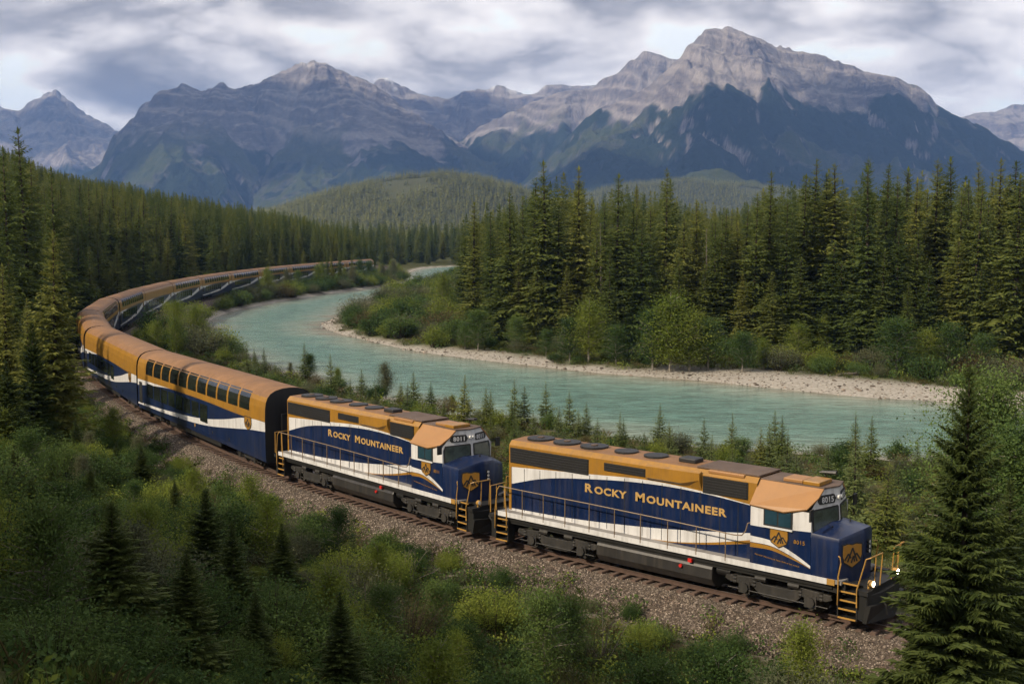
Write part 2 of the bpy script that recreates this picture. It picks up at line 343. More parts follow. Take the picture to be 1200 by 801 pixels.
# ------------------------------------------------------------------ river
wx = np.arange(RIV[:, 0].min()-6, RIV[:, 0].max()+6, 2.0); wy = np.arange(RIV[:, 1].min()-6, RIV[:, 1].max()+6, 2.0)
WX, WY = np.meshgrid(wx, wy); wrs, wrt = river_sd(WX, WY)
F = grid_faces(len(wx), len(wy)); keep = (wrs.ravel()[F] < 3.5).any(1); F = F[keep]
used = np.unique(F); remap = -np.ones(WX.size, int); remap[used] = np.arange(len(used))
V = np.stack([WX.ravel()[used], WY.ravel()[used], np.full(len(used), WZ)], 1)
depth = np.clip(-wrs.ravel()[used], 0, 30)
me = np_mesh('river', V, remap[F], smooth=True, attrs={'offshore': ('POINT', depth), 'farside': ('POINT', wrt.ravel()[used])})
def water_mat():
    m, nt, N, L, P = new_mat('glacial_river_water')
    geo = N.new('ShaderNodeNewGeometry')
    mp = N.new('ShaderNodeMapping'); mp.inputs['Rotation'].default_value = (0, 0, R(-25)); mp.inputs['Scale'].default_value = (0.55, 1.5, 1); L.new(geo.outputs['Position'], mp.inputs[0])
    def noise(s, d, src, r=0.55):
        n = N.new('ShaderNodeTexNoise'); n.inputs['Scale'].default_value = s; n.inputs['Detail'].default_value = d; n.inputs['Roughness'].default_value = r; L.new(src, n.inputs['Vector']); return n.outputs['Fac']
    a = N.new('ShaderNodeAttribute'); a.attribute_name = 'offshore'
    nn = N.new('ShaderNodeMath'); nn.operation = 'MULTIPLY_ADD'; nn.inputs[1].default_value = 13.0; L.new(noise(0.10, 6, mp.outputs[0]), nn.inputs[0]); nn.inputs[2].default_value = -6.5
    ad = N.new('ShaderNodeMath'); ad.operation = 'ADD'; L.new(a.outputs['Fac'], ad.inputs[0]); L.new(nn.outputs[0], ad.inputs[1])
    mr = N.new('ShaderNodeMapRange'); mr.inputs[1].default_value = 0.0; mr.inputs[2].default_value = 13.0; L.new(ad.outputs[0], mr.inputs[0])
    r = N.new('ShaderNodeValToRGB'); e = r.color_ramp.elements
    pts = [(0, (0.22, 0.20, 0.155)), (0.22, (0.20, 0.25, 0.21)), (0.6, (0.132, 0.225, 0.196)), (1, (0.098, 0.192, 0.170))]
    while len(e) < 4: e.new(0.5)
    for k, (p_, c_) in zip(e, pts): k.position = p_; k.color = (*c_, 1)
    L.new(mr.outputs[0], r.inputs[0])
    st = N.new('ShaderNodeMapRange'); st.inputs[1].default_value = .38; st.inputs[2].default_value = .64; st.inputs[3].default_value = .72; st.inputs[4].default_value = 1.30; L.new(noise(0.7, 6, mp.outputs[0], .65), st.inputs[0])
    vm = N.new('ShaderNodeVectorMath'); vm.operation = 'SCALE'; L.new(r.outputs[0], vm.inputs[0]); L.new(st.outputs[0], vm.inputs[3]); L.new(vm.outputs[0], P.inputs['Base Color'])
    P.inputs['Roughness'].default_value = 0.12; P.inputs['IOR'].default_value = 1.33
    b = N.new('ShaderNodeBump'); b.inputs['Strength'].default_value = 1.0; b.inputs['Distance'].default_value = 0.4
    b2 = N.new('ShaderNodeBump'); b2.inputs['Strength'].default_value = 0.8; b2.inputs['Distance'].default_value = 0.45
    L.new(noise(1.5, 5, mp.outputs[0], 0.6), b.inputs['Height']); L.new(noise(0.22, 3, mp.outputs[0]), b2.inputs['Height']); L.new(b2.outputs[0], b.inputs['Normal']); L.new(b.outputs[0], P.inputs['Normal'])
    return m
M_['water'] = water_mat()
tag(link('river', me, None, [M_['water']]), kind='structure')

# ------------------------------------------------------------------ mountains
def mountain_mat():
    m, nt, N, L, P = new_mat('mountain_rock_scree_forest')
    geo = N.new('ShaderNodeNewGeometry')
    def attr(n): a = N.new('ShaderNodeAttribute'); a.attribute_name = n; return a.outputs['Fac']
    def noise(s, d=8, r=0.6, scl=None):
        n = N.new('ShaderNodeTexNoise'); n.inputs['Scale'].default_value = s; n.inputs['Detail'].default_value = d; n.inputs['Roughness'].default_value = r
        src = geo.outputs['Position']
        if scl: mp = N.new('ShaderNodeMapping'); mp.inputs['Scale'].default_value = scl; L.new(src, mp.inputs[0]); src = mp.outputs[0]
        L.new(src, n.inputs['Vector']); return n.outputs['Fac']
    def ramp(x, pts):
        r = N.new('ShaderNodeValToRGB'); e = r.color_ramp.elements
        while len(e) < len(pts): e.new(0.5)
        for k, (pos, c) in zip(e, pts): k.position = pos; k.color = (*c, 1)
        L.new(x, r.inputs[0]); return r.outputs[0]
    def mix(f, a, b):
        x = N.new('ShaderNodeMix'); x.data_type = 'RGBA'; L.new(f, x.inputs[0]); L.new(a, x.inputs[6]); L.new(b, x.inputs[7]); return x.outputs[2]
    strata = ramp(noise(0.02, 6, 0.7, (0.25, 0.25, 2.0)), [(0.32, (0.065, 0.062, 0.076)), (0.44, (0.180, 0.168, 0.178)), (0.54, (0.092, 0.086, 0.100)), (0.68, (0.25, 0.232, 0.238))])
    rock0 = mix(noise(0.004, 5), strata, ramp(noise(0.03, 8), [(0.3, (0.085, 0.076, 0.084)), (0.7, (0.24, 0.212, 0.205))]))
    rock = mix(attr('bedding'), rock0, ramp(noise(0.05, 6, .7), [(0.3, (0.23, 0.205, 0.20)), (0.7, (0.38, 0.345, 0.325))]))
    scree = ramp(noise(0.02, 6), [(0.3, (0.23, 0.205, 0.19)), (0.7, (0.40, 0.365, 0.33))])
    forest = mix(noise(0.003, 4, 0.5), ramp(noise(0.06, 5, 0.7), [(0.35, (0.010, 0.016, 0.011)), (0.7, (0.024, 0.034, 0.019))]), ramp(noise(0.05, 5, 0.7), [(0.35, (0.016, 0.027, 0.014)), (0.7, (0.036, 0.052, 0.022))]))
    mead = ramp(noise(0.03, 5), [(0.3, (0.045, 0.062, 0.022)), (0.7, (0.085, 0.092, 0.034))])
    c = mix(attr('scree'), rock, scree); c = mix(attr('meadow'), c, mead); c = mix(attr('forest'), c, forest)
    snow = N.new('ShaderNodeRGB'); snow.outputs[0].default_value = (0.8, 0.82, 0.85, 1)
    c = mix(attr('snow'), c, snow.outputs[0])
    L.new(c, P.inputs['Base Color']); P.inputs['Roughness'].default_value = 0.95; P.inputs['Specular IOR Level'].default_value = 0.05
    b = N.new('ShaderNodeBump'); b.inputs['Strength'].default_value = 0.9; b.inputs['Distance'].default_value = 34.0
    L.new(noise(0.035, 9, 0.7, (1, 0.6, 0.45)), b.inputs['Height']); L.new(b.outputs[0], P.inputs['Normal'])
    return m
M_['mountain'] = mountain_mat()
def mountain(name, D, crest, wf, wb, step, seed, treeline, amp=70, sharp=1.55, cell=500, snowline=1e9, margin=900, meadow=0.02, spurs=0.42):
    P3 = np.array([at_y(a, b, D) for a, b in crest]); xs, zs = P3[:, 0], P3[:, 2]
    x = np.arange(xs[0]-margin, xs[-1]+margin, step); y = np.concatenate([np.arange(D-wf*1.15, D+wb*0.25, step*1.25), np.arange(D+wb*0.25, D+wb, step*5)])
    X, Y = np.meshgrid(x, y)
    wx = (fbm(X/420, Y/420, 4, seed+61)-.5)*260; wy = (fbm(X/420, Y/420, 4, seed+71)-.5)*260      # break up regularity
    bend = (fbm(X/900, X*0+seed, 3, seed)-0.5)*420
    zc = np.interp(X*D/Y, xs, zs); edge = np.interp(X*D/Y, [xs[0]-margin, xs[0], xs[-1], xs[-1]+margin], [0, 1, 1, 0]); zc = zc*edge
    t = D+bend-Y
    n_sp = fbm((X+wx)/760+(Y+wy)/2600, (Y+wy)/2100, 3, seed+4)
    sp = 1-spurs*(0.5-np.abs(n_sp-0.5)*3.4)          # spurs and bowls
    tf = np.clip(t/(wf*np.clip(sp, 0.45, 1.6)), 0, 1.2); tb = np.clip(-t/wb, 0, 1)
    prof = np.where(t >= 0, np.clip(1-tf, 0, 1)**sharp, (1-tb)**1.5)
    h = zc*prof
    e = erosion(h, step, step*1.25, X+wx*.6, Y+wy*.6, cell, 6, amp, 0.50)
    fade = sstep(-0.02, 0.09, np.where(t >= 0, tf, tb))*0.85+0.15
    h = h+(e-amp*0.25)*fade*np.clip(h/350, 0, 1)
    rg = 1-np.abs(2*fbm((X+wx*.3)/150, (Y+wy*.3)/210, 6, seed+8, 0.56)-1)
    h = h+((fbm(X/45, Y/45, 4, seed+18)-0.5)*20+(rg-.75)*58)*np.clip(h/300, 0, 1)*(0.3+0.7*fade)
    band = 95.0; hb = (h+0.10*X)/band+fbm(X/500, Y/500, 4, seed+2)*3.0; fr = hb-np.floor(hb); bed = vnoise(hb*4.5, X/900, seed+5)*.6+vnoise(hb*11, X/500, seed+6)*.4       # dipping cliff bands
    h = h+(sstep(0.1, 0.8, fr)-fr)*band*0.55*sstep(treeline*0.9, treeline*1.3, h)*sstep(.25, .5, fbm(X/600, Y/600, 3, seed+91))
    h = h-6*(1-np.clip(h/20, 0, 1))-4
    gy, gx = np.gradient(h, step*1.25, step); sl = np.hypot(gx, gy)
    nz = fbm(X/240, Y/240, 5, seed+6)-0.5; nf = fbm(X/70, Y/70, 4, seed+16)-0.5
    tl = treeline+nz*treeline*0.42+nf*150+e/amp*75
    forest = sstep(25, -25, h-tl)*sstep(2.3, 1.6, sl)
    mead_n = fbm(X/330+9, Y/330, 4, seed+31)+0.25*nf+0.12*(e/amp)
    meadow_m = sstep(0.62-meadow*0.4, 0.70-meadow*0.4, mead_n)*sstep(treeline*1.45, treeline*0.8, h)
    forest = forest*(1-0.75*meadow_m)
    scree = sstep(0.75, 0.35, sl+nf*0.5)*sstep(-20, 40, h-tl)*0.9+sstep(0.1, 0.5, -e/amp+nz)*0.3
    snow = sstep(0.54, 0.60, fbm(X/70, Y/70, 4, seed+41)+(h-snowline)/2500)*sstep(snowline-60, snowline+60, h)*sstep(1.2, 0.7, sl)
    me = np_mesh(name, np.stack([X.ravel(), Y.ravel(), h.ravel()], 1), grid_faces(len(x), len(y)), smooth=True,
                 attrs={'forest': ('POINT', forest), 'meadow': ('POINT', meadow_m), 'scree': ('POINT', np.clip(scree, 0, 1)), 'snow': ('POINT', snow), 'bedding': ('POINT', sstep(.5, .68, bed))})
    return tag(link(name, me, None, [M_['mountain']]), kind='structure')
mountain('mountain', 5600, [(560, 262), (600, 225), (640, 188), (662, 165), (685, 140), (705, 126), (730, 118), (760, 104), (785, 82), (800, 66), (808, 53), (825, 41), (850, 35), (870, 38), (890, 47), (910, 52), (940, 60), (970, 71), (1000, 81), (1030, 90), (1055, 95), (1075, 102), (1090, 113), (1098, 126), (1115, 135), (1150, 150), (1200, 178), (1260, 205), (1340, 240)], 2300, 1500, 7.5, 3, 590, amp=46, cell=520, snowline=1090)
mountain('mountain', 6600, [(560, 150), (600, 130), (640, 112), (690, 102), (715, 88), (740, 71), (757, 60), (772, 62), (795, 66), (830, 75), (900, 100), (980, 140), (1060, 200)], 1900, 1300, 14, 13, 520, amp=48)
mountain('mountain', 6300, [(40, 240), (80, 215), (118, 188), (133, 153), (150, 140), (165, 124), (190, 106), (215, 100), (235, 103), (262, 97), (280, 101), (300, 98), (315, 88), (330, 78), (350, 68), (368, 63), (385, 68), (400, 76), (420, 84), (440, 96), (460, 112), (480, 127), (510, 146), (550, 170), (600, 196), (660, 225)], 2300, 1500, 8, 23, 430, amp=46, cell=540, snowline=930, meadow=0.16)
mountain('mountain', 8200, [(360, 170), (400, 125), (430, 104), (444, 92), (455, 91), (470, 102), (500, 112), (522, 115), (540, 108), (560, 105), (585, 100), (600, 104), (620, 106), (640, 101), (665, 99), (690, 99), (720, 108), (760, 125), (800, 150)], 2400, 1400, 15, 37, 480, amp=50, snowline=980)
mountain('mountain', 8800, [(-120, 150), (-60, 120), (-20, 117), (0, 122), (20, 129), (38, 116), (55, 107), (66, 105), (78, 112), (90, 125), (110, 138), (133, 152), (160, 172), (200, 200)], 2600, 1400, 16, 41, 420, amp=50)
mountain('mountain', 9000, [(1040, 190), (1080, 160), (1105, 139), (1125, 134), (1150, 131), (1165, 129), (1182, 122), (1200, 119), (1240, 108), (1300, 98), (1380, 110)], 2600, 1400, 17, 53, 420, amp=50)

# ------------------------------------------------------------------ haze
me = bpy.data.meshes.new('haze'); bm = bmesh.new(); bmesh.ops.create_cube(bm, size=1.0)
for v in bm.verts: v.co = Vector((v.co.x*21000, v.co.y*11800+4800, v.co.z*1215+592))
bm.to_mesh(me); bm.free()
hz = link('haze', me); hm = bpy.data.materials.new('valley_haze'); hm.use_nodes = True; nt = hm.node_tree; nt.nodes.clear()
o_ = nt.nodes.new('ShaderNodeOutputMaterial'); pv = nt.nodes.new('ShaderNodeVolumePrincipled'); nt.links.new(pv.outputs[0], o_.inputs['Volume'])
pv.inputs['Color'].default_value = (0.24, 0.45, 1.0, 1); pv.inputs['Density'].default_value = 0.000075; pv.inputs['Anisotropy'].default_value = 0.1
me.materials.append(hm); tag(hz, kind='stuff')

# ------------------------------------------------------------------ clouds added out of view, set to throw shadows on chosen slopes
M_['shade_cloud'] = paint('cloud_white', (0.85, 0.85, 0.87), 1.0, var=0.02, spec=0.0)
def shade_cloud(target, rx, ry, seed, alt=2500.0):
    T = at_y(*target); k = (alt-T[2])/sd_.z; bm = bmesh.new(); bmesh.ops.create_icosphere(bm, subdivisions=4, radius=1.0)
    co = np.array([v.co[:] for v in bm.verts]); f = 0.72+0.62*fbm(co[:, 0]*2.2+seed*7, co[:, 1]*2.2+co[:, 2]*1.3, 5, seed)
    for v, q, w in zip(bm.verts, co, f): v.co = Vector((q[0]*rx*w, q[1]*ry*w, q[2]*150*w+(60*w if q[2] > 0 else 0)))
    me = bpy.data.meshes.new('shade_cloud'); bm.to_mesh(me); bm.free(); o = link('shade_cloud', me, None, [M_['shade_cloud']])
    o.location = (T[0]+sd_.x*k, T[1]+sd_.y*k, alt); tag(o, kind='stuff'); return o
for i, (t_, rx, ry) in enumerate([((270, 150, 6000), 560, 700), ((160, 175, 5900), 360, 600), ((450, 160, 5800), 380, 600), ((570, 140, 7500), 480, 700), ((620, 205, 4700), 380, 420), ((840, 200, 4400), 400, 300), ((960, 180, 4700), 480, 380), ((1110, 165, 5000), 420, 500), ((60, 165, 8500), 300, 420)]):
    shade_cloud(t_, rx, ry, i+3)
# ------------------------------------------------------------------ mesh collector
class MB:
    def __init__(s): s.v = []; s.f = []; s.m = []
    def add(s, vs, fs, mat=0):
        b = len(s.v); s.v += [tuple(map(float, q)) for q in vs]
        for f in fs: s.f.append(tuple(b+i for i in f)); s.m.append(mat)
        return s
    def box(s, x0, x1, y0, y1, z0, z1, mat=0, c=0.0):
        if c > 0:                       # chamfered box along x
            P = [(y0+c, z0), (y1-c, z0), (y1, z0+c), (y1, z1-c), (y1-c, z1), (y0+c, z1), (y0, z1-c), (y0, z0+c)]
            return s.prism(P, x0, x1, mat)
        return s.add([(x0, y0, z0), (x1, y0, z0), (x1, y1, z0), (x0, y1, z0), (x0, y0, z1), (x1, y0, z1), (x1, y1, z1), (x0, y1, z1)],
                     [(0, 3, 2, 1), (4, 5, 6, 7), (0, 1, 5, 4), (1, 2, 6, 5), (2, 3, 7, 6), (3, 0, 4, 7)], mat)
    def prism(s, P, x0, x1, mat=0):     # polygon in (y, z) swept along x
        n = len(P); vs = [(x0, *p) for p in P]+[(x1, *p) for p in P]
        return s.add(vs, [tuple(range(n-1, -1, -1)), tuple(range(n, 2*n))]+[(i, (i+1) % n, n+(i+1) % n, n+i) for i in range(n)], mat)
    def prism_y(s, P, y0, y1, mat=0):   # polygon in (x, z) swept along y
        n = len(P); vs = [(p[0], y0, p[1]) for p in P]+[(p[0], y1, p[1]) for p in P]
        return s.add(vs, [tuple(range(n)), tuple(range(2*n-1, n-1, -1))]+[(i, n+i, n+(i+1) % n, (i+1) % n) for i in range(n)], mat)
    def prism_z(s, P, z0, z1, mat=0):
        n = len(P); vs = [(*p, z0) for p in P]+[(*p, z1) for p in P]
        return s.add(vs, [tuple(range(n-1, -1, -1)), tuple(range(n, 2*n))]+[(i, (i+1) % n, n+(i+1) % n, n+i) for i in range(n)], mat)
    def tube(s, pts, r, n=6, mat=0):
        pts = [Vector(p) for p in pts]; rings = []; rr = r if isinstance(r, (list, tuple)) else [r]*len(pts)
        for i, p in enumerate(pts):
            a = pts[max(i-1, 0)]; b = pts[min(i+1, len(pts)-1)]; d = (b-a).normalized()
            u = d.cross(Vector((0, 0, 1))); u = u.normalized() if u.length > 1e-3 else Vector((1, 0, 0)); w = d.cross(u)
            rings.append([p+(u*math.cos(2*math.pi*k/n)+w*math.sin(2*math.pi*k/n))*rr[i] for k in range(n)])
        vs = [q for ring in rings for q in ring]
        fs = [(i*n+k, i*n+(k+1) % n, (i+1)*n+(k+1) % n, (i+1)*n+k) for i in range(len(pts)-1) for k in range(n)]
        fs += [tuple(range(n-1, -1, -1)), tuple(range((len(pts)-1)*n, len(pts)*n))]
        return s.add(vs, fs, mat)
    def plate(s, o, ex, ey, P, th, mat=0):   # 2-D outline on a plane, given thickness along ex x ey
        o, ex, ey = Vector(o), Vector(ex), Vector(ey); nz = ex.cross(ey).normalized(); n = len(P)
        vs = [o+ex*a+ey*b for a, b in P]+[o+ex*a+ey*b+nz*th for a, b in P]
        return s.add(vs, [tuple(range(n-1, -1, -1)), tuple(range(n, 2*n))]+[(i, (i+1) % n, n+(i+1) % n, n+i) for i in range(n)], mat)
    def mesh(s, name, mats, smooth=False):
        me = bpy.data.meshes.new(name); me.from_pydata(s.v, [], s.f)
        for m in mats: me.materials.append(M_[m] if isinstance(m, str) else m)
        me.polygons.foreach_set('material_index', s.m); me.polygons.foreach_set('use_smooth', [smooth]*len(s.f)); me.update()
        if smooth: me.set_sharp_from_angle(angle=R(38))
        return me
    def build(s, name, mats, parent=None, smooth=False, bevel=0.0):
        if isinstance(mats, str): mats = [mats]
        o = bpy.data.objects.new(name, s.mesh(name, mats, smooth)); col.objects.link(o); o.parent = parent
        if bevel:
            bv = o.modifiers.new('bevel', 'BEVEL'); bv.width = bevel; bv.segments = 2; bv.limit_method = 'ANGLE'; bv.angle_limit = R(40)
        return o
def copy_tree(o, parent=None):
    c = o.copy(); col.objects.link(c); c.parent = parent
    for ch in list(o.children): copy_tree(ch, c)
    return c
def text_mesh(pieces, mat, bold=0.012, ext=0.004):
    """pieces: (string, size, x offset); returns one mesh lying in x-y, and its width"""
    V, F, x = [], [], 0.0
    for body, size, gap in pieces:
        cu = bpy.data.curves.new('lettering', 'FONT'); cu.body = body; cu.size = size; cu.extrude = ext; cu.offset = bold*size; cu.space_character = 1.12; cu.resolution_u = 3
        ob = bpy.data.objects.new('lettering', cu); col.objects.link(ob); dg = bpy.context.evaluated_depsgraph_get()
        tm = bpy.data.meshes.new_from_object(ob.evaluated_get(dg)); co = np.array([v.co[:] for v in tm.vertices]); b = len(V)
        x += gap
        V += [(p[0]+x-co[:, 0].min(), p[1], p[2]) for p in co]; F += [tuple(b+i for i in p.vertices) for p in tm.polygons]
        x += co[:, 0].max()-co[:, 0].min()
        bpy.data.objects.remove(ob); bpy.data.curves.remove(cu); bpy.data.meshes.remove(tm)
    me = bpy.data.meshes.new('lettering'); me.from_pydata(V, [], F); me.materials.append(M_[mat]); return me, x
def put_text(me, parent, o, ex, ey, sx, name='lettering', sy=None):
    ob = bpy.data.objects.new(name, me); col.objects.link(ob); ob.parent = parent
    ex = Vector(ex).normalized(); ey = Vector(ey); ey = (ey-ex*ex.dot(ey)).normalized(); nz = ex.cross(ey)
    m = Matrix((ex*sx, ey*(sy or sx), nz)).transposed().to_4x4(); m.translation = Vector(o); ob.matrix_local = m
    return ob

# ------------------------------------------------------------------ railway track: ballast bed, two rails, ties
trk = empty('railway_track', (*tk(0)[:2], -1.1)); tag(trk, 'curving single railway track with rusty ties on a stone ballast bed', 'railway track')
def sweep(prof, ss, name, mats, mat_of=None, smooth=True):
    n = len(prof); V = []
    for s_ in ss:
        x, y, th = tk(s_)
        for d, z in prof: V.append((x+math.sin(th)*d-trk.location.x, y-math.cos(th)*d-trk.location.y, z+1.1))
    F = [(i*n+k, i*n+k+1, (i+1)*n+k+1, (i+1)*n+k) for i in range(len(ss)-1) for k in range(n-1)]
    me = np_mesh(name, np.array(V), np.array(F), smooth=smooth); o = link(name, me, trk, [M_[m] for m in mats]); return o
def ballast_mat():
    m, nt, N, L, P = new_mat('crushed_stone_ballast'); geo = N.new('ShaderNodeNewGeometry')
    v = N.new('ShaderNodeTexVoronoi'); v.inputs['Scale'].default_value = 11; L.new(geo.outputs['Position'], v.inputs['Vector'])
    s_ = N.new('ShaderNodeSeparateColor'); L.new(v.outputs['Color'], s_.inputs[0]); r = N.new('ShaderNodeValToRGB'); e = r.color_ramp.elements
    e[0].color = (0.03, 0.022, 0.017, 1); e[1].color = (0.22, 0.18, 0.15, 1); k = e.new(0.6); k.color = (0.085, 0.064, 0.050, 1)
    n = N.new('ShaderNodeTexNoise'); n.inputs['Scale'].default_value = 0.6; n.inputs['Detail'].default_value = 5; L.new(geo.outputs['Position'], n.inputs['Vector'])
    mx = N.new('ShaderNodeMix'); mx.data_type = 'RGBA'; mx.blend_type = 'MULTIPLY'; mx.inputs[0].default_value = 0.6; L.new(s_.outputs[0], r.inputs[0]); L.new(r.outputs[0], mx.inputs[6])
    r2 = N.new('ShaderNodeValToRGB'); r2.color_ramp.elements[0].color = (0.75, 0.6, 0.5, 1); r2.color_ramp.elements[1].color = (1, 1, 1, 1); r2.color_ramp.elements[0].position = 0.35; r2.color_ramp.elements[1].position = 0.6
    L.new(n.outputs['Fac'], r2.inputs[0]); L.new(r2.outputs[0], mx.inputs[7]); L.new(mx.outputs[2], P.inputs['Base Color']); P.inputs['Roughness'].default_value = 0.9
    b = N.new('ShaderNodeBump'); b.inputs['Strength'].default_value = 0.9; b.inputs['Distance'].default_value = 0.06; L.new(v.outputs['Distance'], b.inputs['Height']); b.invert = True; L.new(b.outputs[0], P.inputs['Normal'])
    return m
M_['ballast'] = ballast_mat()
S_all = np.concatenate([np.arange(-70, 130, 1.0), np.arange(130, 620, 3.0)])
sweep([(-3.9, -1.25), (-2.9, -0.8), (-1.75, -0.27), (-0.6, -0.3), (0.6, -0.3), (1.75, -0.27), (2.45, -0.66), (3.0, -0.95), (3.6, -1.3)], S_all, 'ballast_bed', ['ballast'])
for side in (-1, 1):
    c = side*0.7525
    o = sweep([(c-0.07, -0.17), (c-0.015, -0.14), (c-0.015, -0.05), (c-0.037, -0.035), (c-0.037, 0.0), (c+0.037, 0.0), (c+0.037, -0.035), (c+0.015, -0.05), (c+0.015, -0.14), (c+0.07, -0.17)], S_all, 'rail', ['rust', 'steel'], smooth=False)
    mi = np.zeros(len(o.data.polygons), np.int32); mi[np.arange(len(mi)) % 9 == 4] = 1; o.data.polygons.foreach_set('material_index', mi)
tie_m = []
for k in range(4):
    a, b = rng.uniform(-0.05, 0.05, 2); t_ = MB(); t_.prism_y([(-0.115, 0), (0.115, 0), (0.115, 0.13), (0.09, 0.16+a*.2), (-0.09, 0.155), (-0.115, 0.13)], -1.3+a, 1.3+b)
    tie_m.append(t_.mesh('tie', ['tie']))
rest = MB()
for i in range(1100):
    s_ = -60+i*0.56
    if s_ > 600: break
    x, y, th = tk(s_)
    if -6 < s_ < 160:
        o = bpy.data.objects.new('tie', tie_m[i % 4]); col.objects.link(o); o.parent = trk
        o.location = (x-trk.location.x+rng.normal(0, .015), y-trk.location.y, 1.1-0.345+rng.uniform(-.02, .02)); o.rotation_euler = (0, 0, th+rng.normal(0, 0.015))
    else:
        ct, st = math.cos(th), math.sin(th); q = []
        for zz in (0.755, 0.91):
            for a, b in ((-.115, -1.3), (.115, -1.3), (.115, 1.3), (-.115, 1.3)): q.append((x-trk.location.x+a*ct-b*st, y-trk.location.y+a*st+b*ct, zz))
        rest.add(q, [(4, 5, 6, 7), (0, 1, 5, 4), (1, 2, 6, 5), (2, 3, 7, 6), (3, 0, 4, 7)])
tag(rest.build('more_ties', 'tie', trk), kind='stuff')

# ------------------------------------------------------------------ shared train pieces
def wheel_mesh(r):
    b = MB(); n = 20
    prof = [(0.0, 0.09), (r*0.35, 0.09), (r*0.40, 0.03), (r*0.80, 0.02), (r*0.86, 0.065), (r, 0.065), (r, -0.05), (r+0.025, -0.06), (r+0.025, -0.085), (0.0, -0.085)]
    vs = []; fs = []
    for k in range(n):
        a = 2*math.pi*k/n
        for q, y in prof: vs.append((q*math.cos(a), y, q*math.sin(a)))
    m = len(prof)
    for k in range(n):
        for j in range(m-1): fs.append((k*m+j, k*m+j+1, ((k+1) % n)*m+j+1, ((k+1) % n)*m+j))
    b.add(vs, fs); return b.mesh('wheel', ['truck'])
WM = {0.5: wheel_mesh(0.5), 0.46: wheel_mesh(0.46)}
def truck(parent, x, r, wb, hy, heavy=True):
    t = MB(); t.box(x-0.35, x+0.35, -0.9, 0.9, 0.5, 0.85); t.box(x-wb-0.75, x+wb+0.75, -0.2, 0.2, 0.55, 0.7)
    o = t.build('truck', 'truck', parent)
    for sd in (-1, 1):
        y0, y1 = sorted((sd*hy, sd*(hy+0.14))); f = MB()
        if heavy:
            f.prism_y([(x-wb-0.85, 0.72), (x-wb-0.6, 0.62), (x-wb+0.35, 0.62), (x-wb+0.62, 0.36), (x-0.55, 0.30), (x+0.55, 0.30), (x+wb-0.62, 0.36), (x+wb-0.35, 0.62), (x+wb+0.6, 0.62), (x+wb+0.85, 0.72), (x+wb+0.8, 0.88), (x+wb-0.4, 0.95), (x+0.6, 0.78), (x-0.6, 0.78), (x-wb+0.4, 0.95), (x-wb-0.8, 0.88)], y0, y1)
        else:
            f.prism_y([(x-wb-0.55, 0.52), (x-wb+0.4, 0.5), (x-0.7, 0.34), (x+0.7, 0.34), (x+wb-0.4, 0.5), (x+wb+0.55, 0.52), (x+wb+0.5, 0.72), (x-wb-0.5, 0.72)], y0, y1)
        fo = f.build('side_frame', 'truck', o, bevel=0.015)
        for ax in (x-wb, x+wb):
            j = MB(); yo = sd*(hy+0.15); j.prism_y([(ax+0.2*math.cos(a), r+0.2*math.sin(a)) for a in np.linspace(0, 2*math.pi, 11)[:-1]], *sorted((yo-sd*0.12, yo+sd*0.1))); j.box(ax-0.24, ax+0.24, *sorted((yo-sd*.1, yo+sd*.02)), 0.28, 0.74); j.build('axle_box', 'truck', o)
            for q in (-0.42, 0.42):
                sp = MB(); sp.tube([(ax+q, yo-sd*0.05, z) for z in np.linspace(0.6, 0.92, 6)], [0.075, 0.1, 0.075, 0.1, 0.075, 0.1], 8); sp.build('spring', 'truck', o)
        bc = MB(); bc.tube([(x-wb*0.5-0.2, sd*(hy+0.12), 0.98), (x-wb*0.5+0.25, sd*(hy+0.12), 0.98)], 0.13, 9); bc.tube([(x+wb*0.5-0.2, sd*(hy+0.12), 0.98), (x+wb*0.5+0.25, sd*(hy+0.12), 0.98)], 0.13, 9)
        bc.tube([(x-wb-0.7, sd*(hy+0.17), 0.42), (x+wb+0.7, sd*(hy+0.17), 0.40)], 0.022, 5)
        bc.build('brake_cylinder', 'truck', o, smooth=True)
        for ax in (x-wb, x+wb):
            w = bpy.data.objects.new('wheel', WM[r]); col.objects.link(w); w.parent = o; w.location = (ax, sd*0.77, r+0.002)
            if sd < 0: w.rotation_euler = (0, 0, math.pi)
    return o
SHIELD = [(-0.42, 0.36), (-0.20, 0.40), (0.0, 0.36), (0.20, 0.40), (0.42, 0.36), (0.43, 0.0), (0.36, -0.22), (0.0, -0.42), (-0.36, -0.22), (-0.43, 0.0)]
def emblem(parent, o, ex, ey, k=1.0, kx=1.0):
    ex, ey = Vector(ex).normalized(), Vector(ey).normalized(); nz = ex.cross(ey); o = Vector(o)
    a = MB(); a.plate(o, ex*k*kx, ey*k, SHIELD, 0.012); e = a.build('emblem', 'seal', parent)
    a = MB(); a.plate(o+nz*0.012, ex*k*kx*0.9, ey*k*0.9, SHIELD, 0.008); a.build('emblem_face', 'gold', e)
    a = MB()
    def stroke(p, q, w):
        p, q = Vector((*p, 0)), Vector((*q, 0)); d = (q-p).normalized(); s_ = Vector((-d.y, d.x, 0))*w
        a.plate(o+nz*0.021, ex*k*kx, ey*k, [((p-s_)[:2]), ((q-s_)[:2]), ((q+s_)[:2]), ((p+s_)[:2])], 0.006)
    for p, q in (((-0.33, -0.14), (-0.17, 0.06)), ((-0.17, 0.06), (-0.06, -0.08)), ((-0.2, -0.2), (0.0, 0.24)), ((0.0, 0.24), (0.2, -0.2)), ((0.06, -0.08), (0.17, 0.06)), ((0.17, 0.06), (0.33, -0.14)), ((-0.05, -0.24), (0.04, -0.02)), ((0.04, -0.02), (0.1, -0.2))):
        stroke(p, q, 0.03)
    a.build('emblem_peaks', 'seal', e); return e

